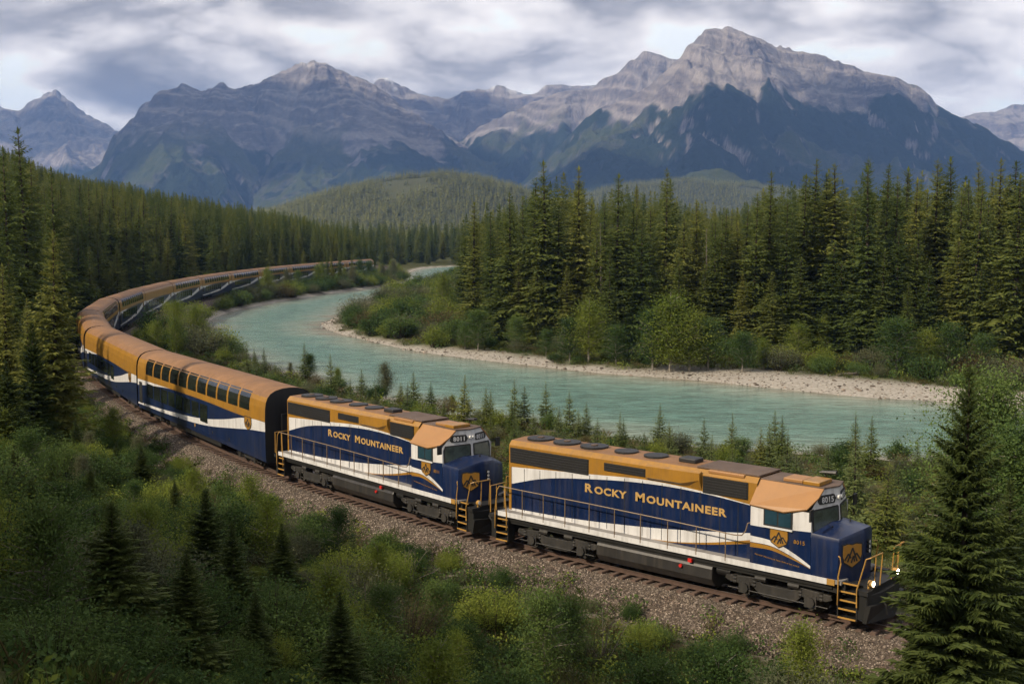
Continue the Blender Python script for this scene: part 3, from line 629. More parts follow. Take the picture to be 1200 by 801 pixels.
# ------------------------------------------------------------------ locomotive (local x forward, y left, z up from the rail head)
def banded(cols_u, bounds, y_of, side, mats_idx, b, t_of=None):
    """one vertical strip per column, split into paint bands by curves bounds[k](u)"""
    Z = [[f(u) for f in bounds] for u in cols_u]; n = len(bounds)
    for i in range(len(cols_u)-1):
        for k in range(n-1):
            q = [(cols_u[i], side*y_of(Z[i][k]), Z[i][k]), (cols_u[i+1], side*y_of(Z[i+1][k]), Z[i+1][k]), (cols_u[i+1], side*y_of(Z[i+1][k+1]), Z[i+1][k+1]), (cols_u[i], side*y_of(Z[i][k+1]), Z[i][k+1])]
            if abs(q[3][2]-q[0][2])+abs(q[2][2]-q[1][2]) < 0.004: continue
            b.add(q, [(0, 1, 2, 3) if side < 0 else (3, 2, 1, 0)], mats_idx[k])
def curve(pts):
    P = np.array(pts, float); m = np.gradient(P[:, 1], P[:, 0])
    def f(u):
        u = min(max(u, P[0, 0]), P[-1, 0]); i = min(max(int(np.searchsorted(P[:, 0], u))-1, 0), len(P)-2); h = P[i+1, 0]-P[i, 0]; t = (u-P[i, 0])/h
        return (2*t**3-3*t**2+1)*P[i, 1]+(t**3-2*t**2+t)*h*m[i]+(-2*t**3+3*t**2)*P[i+1, 1]+(t**3-t**2)*h*m[i+1]
    return f
TXT_A, TW_A = text_mesh([('R', 0.50, 0), ('OCKY', 0.42, 0.07)], 'letter', bold=0.035, ext=0.01); TXT_B, TW_B = text_mesh([('M', 0.50, 0), ('OUNTAINEER', 0.42, 0.07)], 'letter', bold=0.035, ext=0.01)
TW_BIG = TW_A+TW_B+0.34
TXT_SUB, TW_SUB = text_mesh([('THE MOST SPECTACULAR TRAIN TRIPS IN THE WORLD', 0.14, 0)], 'gold', bold=0.01, ext=0.003)
def make_loco(number):
    root = empty('locomotive')
    HW = 1.04
    # underframe, deck, white edge
    b = MB(); b.box(-8.35, 8.1, -1.36, 1.36, 1.06, 1.42); b.box(-7.9, 7.6, -0.5, 0.5, 0.8, 1.06); b.build('underframe', 'black', root)
    b = MB(); b.box(-8.45, 8.0, -1.50, 1.50, 1.42, 1.555); b.build('walkway', 'deck', root)
    for sd in (-1, 1):
        b = MB(); b.box(-8.45, 7.45, *sorted((sd*1.501, sd*1.53)), 1.36, 1.575); b.build('sill_stripe', 'white', root)
        b = MB(); b.box(7.455, 7.75, *sorted((sd*1.501, sd*1.53)), 1.36, 1.575); b.build('sill_end', 'rail_gold', root)
        b = MB(); b.box(-8.3, 7.6, *sorted((sd*1.30, sd*1.42)), 1.18, 1.36); b.build('air_duct', 'black', root)
    # long hood with its painted sweep
    bt = curve([(-8.2, 2.73), (-6.3, 3.23), (-3.7, 3.585), (-1.8, 3.755), (-0.15, 3.83), (1.9, 3.80), (4.3, 3.62)])
    wt = curve([(-8.2, 3.53), (-3.65, 3.80), (-0.72, 3.96), (1.9, 3.87), (4.3, 3.64)])
    bb = curve([(-8.2, 1.66), (-5.0, 1.72), (-2.35, 1.87), (0.33, 2.10), (2.08, 2.31), (4.3, 2.60)])
    wb = curve([(-8.2, 1.55), (-0.6, 1.552), (0.5, 1.62), (2.1, 1.86), (4.3, 2.36)])
    gb = curve([(-8.2, 1.55), (0.2, 1.551), (2.1, 1.78), (4.3, 2.20)])
    lo = lambda u: 1.55; hi = lambda u: 4.52
    cols = list(np.linspace(-8.2, 4.3, 54))
    b = MB()
    for sd in (-1, 1):
        banded(cols, [lo, gb, wb, bb, bt, lambda u: max(wt(u), bt(u)+0.001), hi], lambda z: HW, sd, [0, 2, 1, 0, 1, 2], b)
        b.add([(-8.2, sd*HW, 4.52), (4.3, sd*HW, 4.52), (4.3, sd*0.86, 4.72), (-8.2, sd*0.86, 4.72)], [(0, 1, 2, 3) if sd < 0 else (3, 2, 1, 0)], 2)
        b.add([(-8.2, sd*0.86, 4.72), (4.3, sd*0.86, 4.72), (4.3, 0, 4.76), (-8.2, 0, 4.76)], [(0, 1, 2, 3) if sd < 0 else (3, 2, 1, 0)], 3)
    b.add([(-8.2, -HW, 1.55), (-8.2, HW, 1.55), (-8.2, HW, 4.52), (-8.2, 0.86, 4.72), (-8.2, 0, 4.76), (-8.2, -0.86, 4.72), (-8.2, -HW, 4.52)], [(6, 5, 4, 3, 2, 1, 0)], 0)
    hood = b.build('long_hood', ['blue', 'white', 'gold', 'roof'], root)
    # panel seams and door handles on the hood
    for sd in (-1, 1):
        for u in (-7.3, -6.4, -5.5, -4.6, -3.66, -2.75, -1.85, -0.95, 0.0, 0.9, 1.8, 2.7, 3.5):
            b = MB(); b.box(u-0.012, u+0.012, *sorted((sd*(HW+0.001), sd*(HW+0.006))), 1.6, wt(u)-0.05); b.build('door_seam', 'seal', hood)
    for sd in (-1, 1):
        def side_box(name, u0, u1, z0, z1, dep, mat, slats=0, par=root):
            b = MB(); b.box(u0, u1, *sorted((sd*(HW+0.002), sd*(HW+dep))), z0, z1); o = b.build(name, mat, par)
            for k in range(slats):
                zz = z0+(k+0.5)*(z1-z0)/slats; q = MB(); h = (z1-z0)/slats*0.28
                q.box(u0+0.04, u1-0.04, *sorted((sd*(HW+dep+0.001), sd*(HW+dep+0.022))), zz-h, zz+h); q.build('slat', 'grille', o)
            return o
        side_box('radiator_grille', -8.12, -3.72, 3.74, 4.42, 0.02, 'grille', 6)
        side_box('air_intake', -2.9, -0.78, 4.06, 4.40, 0.02, 'grille', 3)
        side_box('filter_grille', 1.92, 3.92, 3.84, 4.50, 0.03, 'grille', 6)
        b = MB(); b.add([(-0.72, sd*HW, 4.0), (1.2, sd*HW, 3.98), (1.86, sd*HW, 3.9), (1.86, sd*HW, 4.66), (-0.72, sd*HW, 4.62),
                         (-0.70, sd*(HW+.16), 4.10), (1.0, sd*(HW+.16), 4.10), (1.84, sd*(HW+.16), 4.32), (1.84, sd*(HW+.16), 4.60), (-0.70, sd*(HW+.16), 4.56)],
                        [(0, 1, 6, 5), (1, 2, 7, 6), (2, 3, 8, 7), (3, 4, 9, 8), (4, 0, 5, 9), (5, 6, 7, 8, 9)] if sd < 0 else [(5, 6, 1, 0), (6, 7, 2, 1), (7, 8, 3, 2), (8, 9, 4, 3), (9, 5, 0, 4), (9, 8, 7, 6, 5)])
        b.build('brake_blister', 'gold', root)
        b = MB(); b.box(-8.19, -8.05, *sorted((sd*(HW+.002), sd*(HW+.02))), 1.6, 3.55); b.build('corner_trim', 'gold', root)
        e_ = -sd; u0 = -3.9 if sd < 0 else 3.0; k_ = 6.9/TW_BIG
        put_text(TXT_A, root, (u0, sd*(HW+0.004), 3.03), (e_, 0, 0), (0, 0, 1), k_, 'lettering', sy=0.355/0.358)
        put_text(TXT_B, root, (u0+e_*(TW_A+0.34)*k_, sd*(HW+0.004), 3.03), (e_, 0, 0), (0, 0, 1), k_, 'lettering', sy=0.355/0.358)
    # roof gear
    for i, u in enumerate((-7.2, -5.7, -4.2)):
        b = MB(); b.prism_z([(u+0.62*math.cos(a), 0.62*math.sin(a)) for a in np.linspace(0, 2*math.pi, 19)[:-1]], 4.70, 4.83); o = b.build('radiator_fan', 'grille', root)
        q = MB(); q.prism_z([(u+0.16*math.cos(a), 0.16*math.sin(a)) for a in np.linspace(0, 2*math.pi, 11)[:-1]], 4.831, 4.87); q.build('fan_hub', 'roofgrey', o)
    for u in (-2.5, -1.0):
        b = MB(); b.prism_z([(u+0.52*math.cos(a), 0.52*math.sin(a)) for a in np.linspace(0, 2*math.pi, 17)[:-1]], 4.70, 4.82); b.build('brake_fan', 'grille', root)
    b = MB(); b.box(0.3, 1.1, -0.32, 0.32, 4.74, 4.93); b.build('exhaust_stack', 'grille', root, bevel=0.04)
    b = MB(); b.box(1.5, 4.28, -0.84, 0.84, 4.735, 4.80); b.build('roof_hatch', 'roofgrey', root, bevel=0.02)
    b = MB(); b.box(2.1, 3.7, -0.98, 0.98, 4.62, 4.755); b.build('hatch_cover', 'tan', root, bevel=0.03)
    # cab
    CX0, CX1, CW = 4.3, 6.78, 1.50
    cabw = curve([(4.3, 2.62), (5.2, 2.56), (6.0, 2.30), (6.7, 1.95), (7.32, 1.58)]); cabw2 = curve([(4.3, 2.38), (5.2, 2.36), (6.0, 2.13), (6.7, 1.84), (7.32, 1.575)])
    cabg = curve([(4.3, 2.36), (5.2, 2.34), (6.0, 2.11), (6.7, 1.83), (7.32, 1.574)]); cabg2 = curve([(4.3, 2.18), (5.2, 2.20), (5.9, 2.05), (6.45, 1.90), (7.32, 1.573)])
    b = MB(); cu = sorted(set(list(np.linspace(4.3, 7.78, 30))+[6.78]))
    lo_w = lambda u: 3.05+0.09*(u-4.3)/2.4
    for sd in (-1, 1):
        banded([u for u in cu if u <= 6.781], [lambda u: 1.4, cabg2, cabg, cabw2, cabw, lambda u: 3.02 if u < 4.85 else 3.02+0.07*(u-4.85), lambda u: 3.86], lambda z: CW, sd, [0, 2, 0, 1, 0, 1], b)
    b.add([(4.3, -CW, 1.4), (4.3, CW, 1.4), (4.3, CW, 3.86), (4.3, 0.8, 4.66), (4.3, -0.8, 4.66), (4.3, -CW, 3.86)], [(5, 4, 3, 2, 1, 0)], 1)
    # windscreen wall, slightly raked, down to the nose top
    b.add([(6.78, -CW, 2.95), (7.22, 0, 2.95), (6.78, CW, 2.95), (6.72, CW, 3.86), (6.87, 0.80, 4.62), (7.10, 0, 4.64), (6.87, -0.80, 4.62), (6.72, -CW, 3.86)], [(0, 1, 5, 6, 7), (1, 2, 3, 4, 5)], 1)
    cab = b.build('cab', ['blue', 'white', 'gold'], root)
    for sd in (-1, 1):      # sloped tan roof flanks: upper edge, drooping lower edge over the side window
        P = [(4.28, 0.78, 4.68), (6.90, 0.78, 4.66), (6.86, 1.12, 4.36), (6.62, 1.54, 3.98), (5.72, 1.62, 3.76), (4.28, 1.56, 3.82)]
        V_ = [(x, sd*y, z) for x, y, z in P]+[(x, sd*(y-0.03), z-0.05) for x, y, z in P]; n = 6
        q = MB(); q.add(V_, [tuple(range(n)) if sd < 0 else tuple(range(n-1, -1, -1)), tuple(range(2*n-1, n-1, -1)) if sd < 0 else tuple(range(n, 2*n))]+[((i+1) % n, i, n+i, n+(i+1) % n) if sd < 0 else (i, (i+1) % n, n+(i+1) % n, n+i) for i in range(n)])
        q.build('roof_flank', 'tan', cab)
    q = MB(); q.prism_z([(4.28, -0.80), (6.92, -0.80), (7.16, 0), (6.92, 0.80), (4.28, 0.80)], 4.64, 4.70); q.build('cab_roof', 'roofgrey', cab, bevel=0.02)
    q = MB(); q.box(5.2, 6.0, -0.7, 0.15, 4.70, 4.84); q.build('roof_vent', 'tan', cab, bevel=0.03)
    q = MB(); q.box(6.05, 6.72, -0.78, 0.25, 4.70, 4.86); q.build('air_conditioner', 'gold', cab, bevel=0.03)
    q = MB(); q.tube([(6.3, 0.55, 4.7), (6.3, 0.55, 5.0)], 0.03); q.tube([(6.1, 0.45, 4.98), (6.75, 0.5, 5.02)], [0.03, 0.07], 8); q.tube([(6.1, 0.62, 4.98), (6.7, 0.66, 5.02)], [0.03, 0.065], 8); q.build('horn', 'tank', cab)
    for sd in (-1, 1):
        q = MB(); q.box(4.86, 6.04, *sorted((sd*(CW+.001), sd*(CW+.03))), 3.12, 3.80); wo = q.build('side_window', 'seal', cab)
        for u0, u1 in ((4.92, 5.42), (5.48, 5.98)):
            q = MB(); q.box(u0, u1, *sorted((sd*(CW+.031), sd*(CW+.04))), 3.18, 3.78); q.build('pane', 'glass_blue', wo)
        q = MB(); q.box(4.84, 6.06, *sorted((sd*(CW+.001), sd*(CW+.07))), 3.05, 3.115); q.build('arm_rest', 'white', wo)
        emblem(cab, (5.5, sd*(CW+.002), 2.72), (1 if sd < 0 else -1, 0, 0), (0, 0, 1), 0.92)
        put_text(NUM[number][0], cab, (6.10 if sd < 0 else 6.75, sd*(CW+.004), 2.62), (1 if sd < 0 else -1, 0, 0), (0, 0, 1), 1.0, 'cab_number')
        put_text(TXT_SUB, cab, (4.5 if sd < 0 else 6.35, sd*(CW+.004), 1.93 if sd < 0 else 1.78), (1, 0, -0.09) if sd < 0 else (-1, 0, 0.09), (0, 0, 1), 1.85/TW_SUB, 'slogan')
    # windscreens with white surround and number boards
    fx = lambda z, y=0.62: 6.78+0.44*(1-abs(y)/1.5)-0.075*(z-2.95)+0.006
    for sd in (-1, 1):
        W = [(0.08, 3.42), (0.62, 3.36), (1.00, 3.16), (1.42, 3.12), (1.42, 3.74), (1.34, 3.94), (0.12, 3.98), (0.08, 3.94)]
        def front_plate(Pts, x_off, th):
            vs = [(fx(z, y)+x_off, sd*y, z) for y, z in Pts]+[(fx(z, y)+x_off+th, sd*y, z) for y, z in Pts]; n = len(Pts); q = MB()
            f = [tuple(range(n)), tuple(range(2*n-1, n-1, -1))]+[(i, n+i, n+(i+1) % n, (i+1) % n) for i in range(n)]
            if sd > 0: f = [t[::-1] for t in f]
            q.add(vs, f); return q
        cy_, cz_ = 0.76, 3.55
        fr = front_plate(W, 0.0, 0.03).build('windscreen', 'seal', cab)
        front_plate([(cy_+(y-cy_)*0.90, cz_+(z-cz_)*0.84) for y, z in W], 0.031, 0.006).build('pane', 'windscreen', fr)
        q = front_plate([(0.30, 4.10), (1.02, 4.10), (1.10, 4.20), (0.98, 4.42), (0.30, 4.42), (0.22, 4.26)], 0.0, 0.05); nb = q.build('number_board', 'seal', cab)
        ya = sd*0.64-0.30; put_text(NUM[number][1], nb, (fx(4.15, ya)+0.054, ya, 4.15), (-sd*0.44/1.5, 1, 0), (-0.075, 0, 1), 1.0, 'board_number')
        q = MB(); q.tube([(fx(4.28, 0.09), sd*0.09, 4.28), (fx(4.28, 0.09)+0.10, sd*0.09, 4.28)], 0.075, 10); q.build('roof_headlight', 'lamp_off', cab)
        q = MB(); q.tube([(6.76, sd*1.46, 3.95), (6.95, sd*1.75, 4.0)], 0.02, 5); q.box(6.9, 6.96, *sorted((sd*1.66, sd*1.92)), 3.62, 4.05); q.build('mirror', 'seal', cab)
    # nose: wide body with a blunt prow
    top = [(6.80, -1.46, 3.12), (7.78, -1.28, 3.02), (8.22, -0.36, 3.28), (8.22, 0.36, 3.28), (7.78, 1.28, 3.02), (6.80, 1.46, 3.12), (7.10, 0.5, 3.40), (7.10, -0.5, 3.40)]
    q = MB(); bot = [(6.79, -CW, 1.40), (7.78, -1.40, 1.40), (8.26, -0.36, 1.40), (8.26, 0.36, 1.40), (7.78, 1.40, 1.40), (6.79, CW, 1.40)]
    midr = [(6.79, -CW, 2.95), (7.80, -1.36, 2.90), (8.28, -0.36, 3.14), (8.28, 0.36, 3.14), (7.80, 1.36, 2.90), (6.79, CW, 2.95)]
    V_ = bot+midr+top
    F_ = [(i, i+1, 7+i, 6+i) for i in range(5)]+[(6+i, 7+i, 13+i, 12+i) for i in range(5)]
    q.add(V_, F_); q.add(top, [(0, 1, 2, 7), (7, 2, 3, 6), (6, 3, 4, 5)])
    nose = q.build('nose', ['blue'], root, smooth=True)
    dx, dy = 8.28-7.80, 1.0; n_ = math.hypot(dx, dy)
    emblem(nose, (8.06+0.012, -0.82-0.008, 2.40), (dx/n_, dy/n_, 0), (0, 0, 1), 1.15, 0.92)
    for z in (2.45, 2.62, 2.79):
        q = MB(); q.tube([(8.268, 0.0, z), (8.36, 0.0, z)], 0.075, 10); hl = q.build('nose_headlight', 'black', nose)
        q = MB(); q.tube([(8.361, 0.0, z), (8.372, 0.0, z)], 0.06, 10); q.build('lamp', 'lamp_off', hl)
    q = MB(); q.box(8.275, 8.30, -0.30, 0.30, 1.62, 2.34); q.build('nose_door', 'blue', nose, bevel=0.01)
    q = MB(); q.tube([(7.25, -0.75, 3.2), (7.25, -0.75, 3.32)], 0.03, 6); q.tube([(7.5, 0.2, 3.3), (7.5, 0.2, 3.45)], 0.03, 6); q.build('roof_antenna', 'grille', nose)
    # both ends: platform, steps, railings, pilot, coupler
    for e in (1, -1):
        x0 = 7.82 if e > 0 else 8.0
        q = MB(); q.box(*sorted((e*x0, e*9.0)), -1.05, 1.05, 1.30, 1.42); q.box(*sorted((e*8.55, e*9.0)), -1.5, 1.5, 1.20, 1.36); q.build('end_platform', 'black', root)
        q = MB(); q.prism_z([(e*8.62, -1.48), (e*8.95, -1.4), (e*9.12, -0.5), (e*9.12, 0.5), (e*8.95, 1.4), (e*8.62, 1.48)][::e], 0.28, 1.2); q.build('pilot', 'black', root, bevel=0.03)
        q = MB(); q.box(*sorted((e*9.0, e*9.38)), -0.14, 0.14, 0.72, 0.98); q.prism_z([(e*9.34, -0.2), (e*9.46, -0.2), (e*9.50, 0.05), (e*9.46, 0.22), (e*9.34, 0.2)][::e], 0.68, 1.02); q.build('coupler', 'truck', root)
        for sd in (-1, 1):
            st = MB(); st.box(*sorted((e*7.86, e*7.90)), *sorted((sd*1.05, sd*1.5)), 0.22, 1.5); st.box(*sorted((e*8.58, e*8.62)), *sorted((sd*1.05, sd*1.5)), 0.22, 1.3); st.box(*sorted((e*7.9, e*8.58)), *sorted((sd*1.0, sd*1.06)), 0.3, 1.3)
            so = st.build('step_well', 'black', root)
            for k, z in enumerate((0.24, 0.55, 0.86, 1.17, 1.48)):
                t = MB(); off = 0.0; t.box(*sorted((e*7.905, e*8.575)), *sorted((sd*(1.12), sd*(1.50-k*0.03))), z, z+0.03, 0); so2 = t.build('step', 'black', so)
                t = MB(); t.box(*sorted((e*7.905, e*8.575)), *sorted((sd*(1.501-k*0.03), sd*(1.53-k*0.03))), z-0.01, z+0.045); t.build('step_edge', 'rail_gold', so2)
            g = MB()
            if e > 0:
                g.tube([(7.86, sd*1.46, 2.45), (7.95, sd*1.56, 2.45), (8.0, sd*1.56, 2.25), (7.90, sd*1.56, 1.7), (7.90, sd*1.56, 0.7)], 0.026, 6)
                g.tube([(8.62, sd*1.56, 0.75), (8.62, sd*1.56, 1.4), (8.92, sd*1.52, 2.55), (9.05, sd*1.45, 2.60), (9.08, sd*0.5, 2.60)], 0.026, 6)
                g.tube([(9.0, sd*1.0, 1.4), (9.06, sd*1.0, 2.60)], 0.022, 5); g.tube([(9.0, sd*0.5, 1.4), (9.08, sd*0.5, 2.60)], 0.022, 5)
            else:
                g.tube([(-8.36, sd*1.52, 2.70), (-8.48, sd*1.55, 2.5), (-8.60, sd*1.55, 1.5), (-8.60, sd*1.55, 0.75)], 0.026, 6)
                g.tube([(-7.92, sd*1.55, 0.75), (-7.92, sd*1.55, 1.5), (-8.0, sd*1.54, 2.3), (-8.05, sd*1.52, 2.68)], 0.026, 6)
                g.tube([(-9.0, sd*1.4, 1.4), (-9.0, sd*1.4, 2.6), (-9.0, sd*0.45, 2.6), (-9.0, sd*0.45, 1.4)], 0.026, 6); g.tube([(-9.0, sd*1.0, 1.4), (-9.0, sd*1.0, 2.6)], 0.02, 5)
            g.build('grab_rail', 'rail_gold', root, smooth=True)
            q = MB(); q.tube([(e*9.12, sd*0.62, 0.95), (e*9.3, sd*0.6, 0.75), (e*9.34, sd*0.55, 0.42)], 0.03, 6); q.build('air_hose', 'seal', root)
    for sd in (-1, 1):
        q = MB(); q.tube([(8.84, sd*1.05, 1.57), (9.0, sd*1.05, 1.57)], 0.12, 12); q.box(8.8, 8.9, sd*1.05-0.03, sd*1.05+0.03, 1.36, 1.5); dl = q.build('ditch_light', 'rail_gold', root)
        q = MB(); q.tube([(9.001, sd*1.05, 1.57), (9.02, sd*1.05, 1.57)], 0.095, 12); q.build('lamp', 'lamp' if number == '8015' else 'lamp_off', dl)
    # plough
    q = MB(); q.add([(8.95, -1.45, 0.2), (9.35, 0, 0.2), (8.95, 1.45, 0.2), (9.1, -1.45, 0.85), (9.28, 0, 0.78), (9.1, 1.45, 0.85), (8.8, -1.45, 0.2), (8.8, 1.45, 0.2), (8.9, 1.45, 0.85), (8.9, -1.45, 0.85)],
                    [(0, 1, 4, 3), (1, 2, 5, 4), (6, 0, 3, 9), (2, 7, 8, 5), (3, 4, 5, 8, 9), (7, 6, 9, 8)]); q.build('snow_plough', 'black', root)
    # long handrails
    px = [-7.01, -5.81, -4.61, -3.31, -2.0, -0.7, 0.61, 1.94, 3.25]
    for sd in (-1, 1):
        q = MB(); q.tube([(-8.36, sd*1.52, 2.70), (-7.0, sd*1.52, 2.68), (-3.3, sd*1.52, 2.66), (0.6, sd*1.52, 2.60), (2.6, sd*1.52, 2.55), (3.6, sd*1.52, 2.52), (3.95, sd*1.52, 2.56), (4.1, sd*1.5, 2.75), (4.16, sd*1.45, 3.05), (4.36, sd*1.44, 3.12)], 0.024, 6); hr = q.build('handrail', 'rail_brown', root, smooth=True)
        for u in px:
            q = MB(); q.tube([(u, sd*1.52, 1.45), (u, sd*1.52, 2.66 if u < 0 else 2.56)], 0.024, 6); q.build('stanchion', 'rail_brown', root)
    # fuel tank and small gear
    q = MB(); q.prism([(-1.42, 0.95), (-1.36, 1.06), (1.36, 1.06), (1.42, 0.95), (1.42, 0.55), (1.2, 0.24), (0.8, 0.17), (-0.8, 0.17), (-1.2, 0.24), (-1.42, 0.55)], -3.0, 2.62); tank = q.build('fuel_tank', 'tank', root, bevel=0.03)
    for sd in (-1, 1):
        q = MB(); q.tube([(1.2, sd*1.43, 0.86), (1.2, sd*1.50, 0.86)], 0.07, 9); q.build('fuel_cap', 'red', tank)
        q = MB(); q.box(1.55, 1.72, *sorted((sd*1.37, sd*1.5)), 1.08, 1.22); q.build('fuel_cutoff', 'red', root)
        q = MB(); q.tube([(2.75, sd*1.1, 0.95), (3.35, sd*1.1, 0.95)], 0.22, 12); q.build('air_reservoir', 'black', root, smooth=True)
    for tx in (-5.25, 5.35): truck(root, tx, 0.5, 1.37, 1.16, True)
    return root
NUM = {}
for n_ in ('8015', '8011'):
    a_, w_ = text_mesh([(n_, 0.21, 0)], 'gold', 0.01, 0.003); b_, w2 = text_mesh([(n_, 0.29, 0)], 'white', 0.02, 0.003); NUM[n_] = (a_, b_)
LL, CL = 18.9, 26.4
def place_vehicle(o, sc_, L):
    a = tk(sc_-L*0.33); b = tk(sc_+L*0.33); o.location = ((a[0]+b[0])/2, (a[1]+b[1])/2, 0); o.rotation_euler = (0, 0, math.atan2(a[1]-b[1], a[0]-b[0]))
l1 = make_loco('8015'); place_vehicle(l1, LL*0.5, LL); tag(l1, 'leading navy, white and gold diesel locomotive with lit ditch lights', 'locomotive', 'locomotives of the train')
l2 = make_loco('8011'); place_vehicle(l2, LL*1.5, LL); tag(l2, 'second navy, white and gold diesel locomotive, coupled between the leading one and the first coach', 'locomotive', 'locomotives of the train')

# ------------------------------------------------------------------ coaches
SEC = [(0.72, 1.50), (1.0, 1.54), (1.6, 1.55), (3.2, 1.55), (3.85, 1.53), (4.22, 1.47), (4.48, 1.36), (4.70, 1.18), (4.86, 0.90), (4.96, 0.50), (5.0, 0.0)]
sz = np.array([q[0] for q in SEC]); sy = np.array([q[1] for q in SEC])
y_at = lambda z: float(np.interp(z, sz, sy))
def make_coach(dome):
    root = empty('coach'); Hf = 13.05
    w1 = curve([(0, 1.02), (.3, 1.14), (.62, 1.50), (.8, 2.0), (.9, 2.30), (1, 2.52)]); w2 = curve([(0, 1.14), (.3, 1.40), (.62, 1.95), (.75, 2.4), (.87, 2.90), (.93, 3.03), (1, 3.08)])
    g = curve([(0, 2.92), (.3, 3.02), (.6, 3.06), (.87, 3.0), (1, 3.1)]); w3 = curve([(0, 2.45), (.1, 2.66), (.2, 2.86), (.3, 3.015), (1, 3.0)])
    cols = list(np.linspace(-Hf, Hf, 49))
    for sd in (-1, 1):
        b = MB()
        T = (lambda u: (u+Hf)/(2*Hf)) if sd < 0 else (lambda u: 1-(u+Hf)/(2*Hf))
        f1 = lambda u: w1(T(u)); f2 = lambda u: max(w2(T(u)), f1(u)+.01); fg = lambda u: max(g(T(u)), f2(u)+0.001)
        f3 = lambda u: min(max(w3(T(u)), f2(u)+0.0005), fg(u)-0.0005) if T(u) < 0.3 else fg(u)-0.0004
        banded(cols, [lambda u: 0.72, lambda u: 1.0, f1, f2, f3, fg, lambda u: 3.4, lambda u: 3.85, lambda u: 4.22, lambda u: 4.48], y_at, sd, [0, 0, 1, 0, 1, 2, 2, 2, 2], b)
        b.build('side_wall', ['blue', 'white', 'gold'], root, smooth=True)
    P = [(y, z) for z, y in SEC if z >= 4.48]; P = P+[(-y, z) for y, z in P[-2::-1]]; n = len(P); rb = MB()
    vs = [(-Hf, *p) for p in P]+[(Hf, *p) for p in P]; rb.add(vs, [(i, n+i, n+i+1, i+1) for i in range(n-1)]); roof = rb.build('roof', 'roof', root, smooth=True)
    for u in np.linspace(-Hf+1.3, Hf-1.3, 9):
        q = MB()
        for i in range(n-1): q.add([(u-0.02, P[i][0], P[i][1]+.004), (u+0.02, P[i][0], P[i][1]+.004), (u+0.02, P[i+1][0], P[i+1][1]+.004), (u-0.02, P[i+1][0], P[i+1][1]+.004)], [(0, 1, 2, 3)])
        q.build('roof_seam', 'roofgrey', roof)
    for e in (-1, 1):
        F_ = [(y, z) for z, y in SEC]; F_ = [(-y, z) for y, z in F_[:-1]]+[F_[-1]]+F_[-2::-1]
        q = MB(); q.prism([(y*0.992, z-0.012) for y, z in F_][::-1], *sorted((e*(Hf-0.10), e*(Hf-0.03)))); ew = q.build('end_wall', 'black', root)
        q = MB(); q.box(*sorted((e*(Hf-0.029), e*(Hf+0.13))), -0.55, 0.55, 1.15, 3.5); q.build('diaphragm', 'seal', ew)
        q = MB(); q.box(*sorted((e*(Hf-0.02), e*(Hf+0.14))), -0.12, 0.12, 0.72, 0.98); q.build('coupler', 'truck', root)
    def glass(name, u0, u1, z0, z1, sd, mat='glass', nz=4, off=0.012):
        q = MB(); zz = np.linspace(z0, z1, nz); vs = []; n_ = len(zz)
        for u in (u0, u1):
            for z in zz: vs.append((u, sd*(y_at(z)+off), z+off*0.3))
        for u in (u0, u1):
            for z in zz: vs.append((u, sd*(y_at(z)-0.02), z))
        fs = [(i, n_+i, n_+i+1, i+1) for i in range(n_-1)]+[(0, 2*n_, 3*n_, n_), (n_-1, 2*n_-1, 4*n_-1, 3*n_-1)]+[(i, i+1, 2*n_+i+1, 2*n_+i) for i in range(n_-1)]+[(n_+i+1, n_+i, 3*n_+i, 3*n_+i+1) for i in range(n_-1)]
        if sd > 0: fs = [f[::-1] for f in fs]
        q.add(vs, fs); return q.build(name, mat, root)
    for sd in (-1, 1):
        def X(t): return (-Hf+t*2*Hf) if sd < 0 else (Hf-t*2*Hf)
        if dome:
            for k in range(11):
                t0 = 0.085+k*0.0755; glass('dome_window', *sorted((X(t0), X(t0+0.064))), 3.46, 4.58, sd, nz=7)
        for k in range(8):
            t0 = 0.095+k*0.066; glass('window', *sorted((X(t0), X(t0+0.057))), 1.80 if k < 7 else 1.62, 2.80, sd)
        glass('door', *sorted((X(0.015), X(0.045))), 1.15, 2.75, sd, 'seal')
        emblem(root, (X(0.895), sd*1.552, 2.66), (1 if sd < 0 else -1, 0, 0), (0, 0, 1), 1.05, 1.35)
        q = MB(); q.box(-5.5, 5.2, *sorted((sd*1.15, sd*1.45)), 0.42, 0.719); q.build('equipment_box', 'black', root)
        for u in (-11.5, -6.6, -3.2, 0.3, 3.8, 6.9):
            q = MB(); q.box(u, u+0.16, *sorted((sd*(1.543), sd*(1.558))), 1.08, 1.28); q.build('marker_plate', 'rail_gold' if u == 0.3 else 'seal', root)
    for tx in (-9.4, 9.4): truck(root, tx, 0.46, 1.25, 1.08, False)
    return root
proto_d = make_coach(True); proto_p = make_coach(False)
NTH = ['first', 'second', 'third', 'fourth', 'fifth', 'sixth', 'seventh', 'eighth', 'ninth', 'tenth', 'eleventh', 'twelfth', 'last']
for i in range(13):
    dome = i not in (1, 2, 5)
    o = proto_d if i == 0 else proto_p if i == 1 else copy_tree(proto_d if dome else proto_p)
    place_vehicle(o, 2*LL+CL*(i+0.5), CL)
    lab = {0: 'first coach behind the locomotives, with dark dome windows along its gold top', 1: 'second coach behind the locomotives, with a plain gold upper side', 2: 'third coach behind the locomotives, at the tightest bend with plain gold upper side', 12: 'last coach at the tail of the train, partly behind riverside trees'}.get(i, f'{NTH[i]} coach counted back from the locomotives, copper roof and white swoosh on navy')
    tag(o, lab, 'train coach', 'coaches of the train')
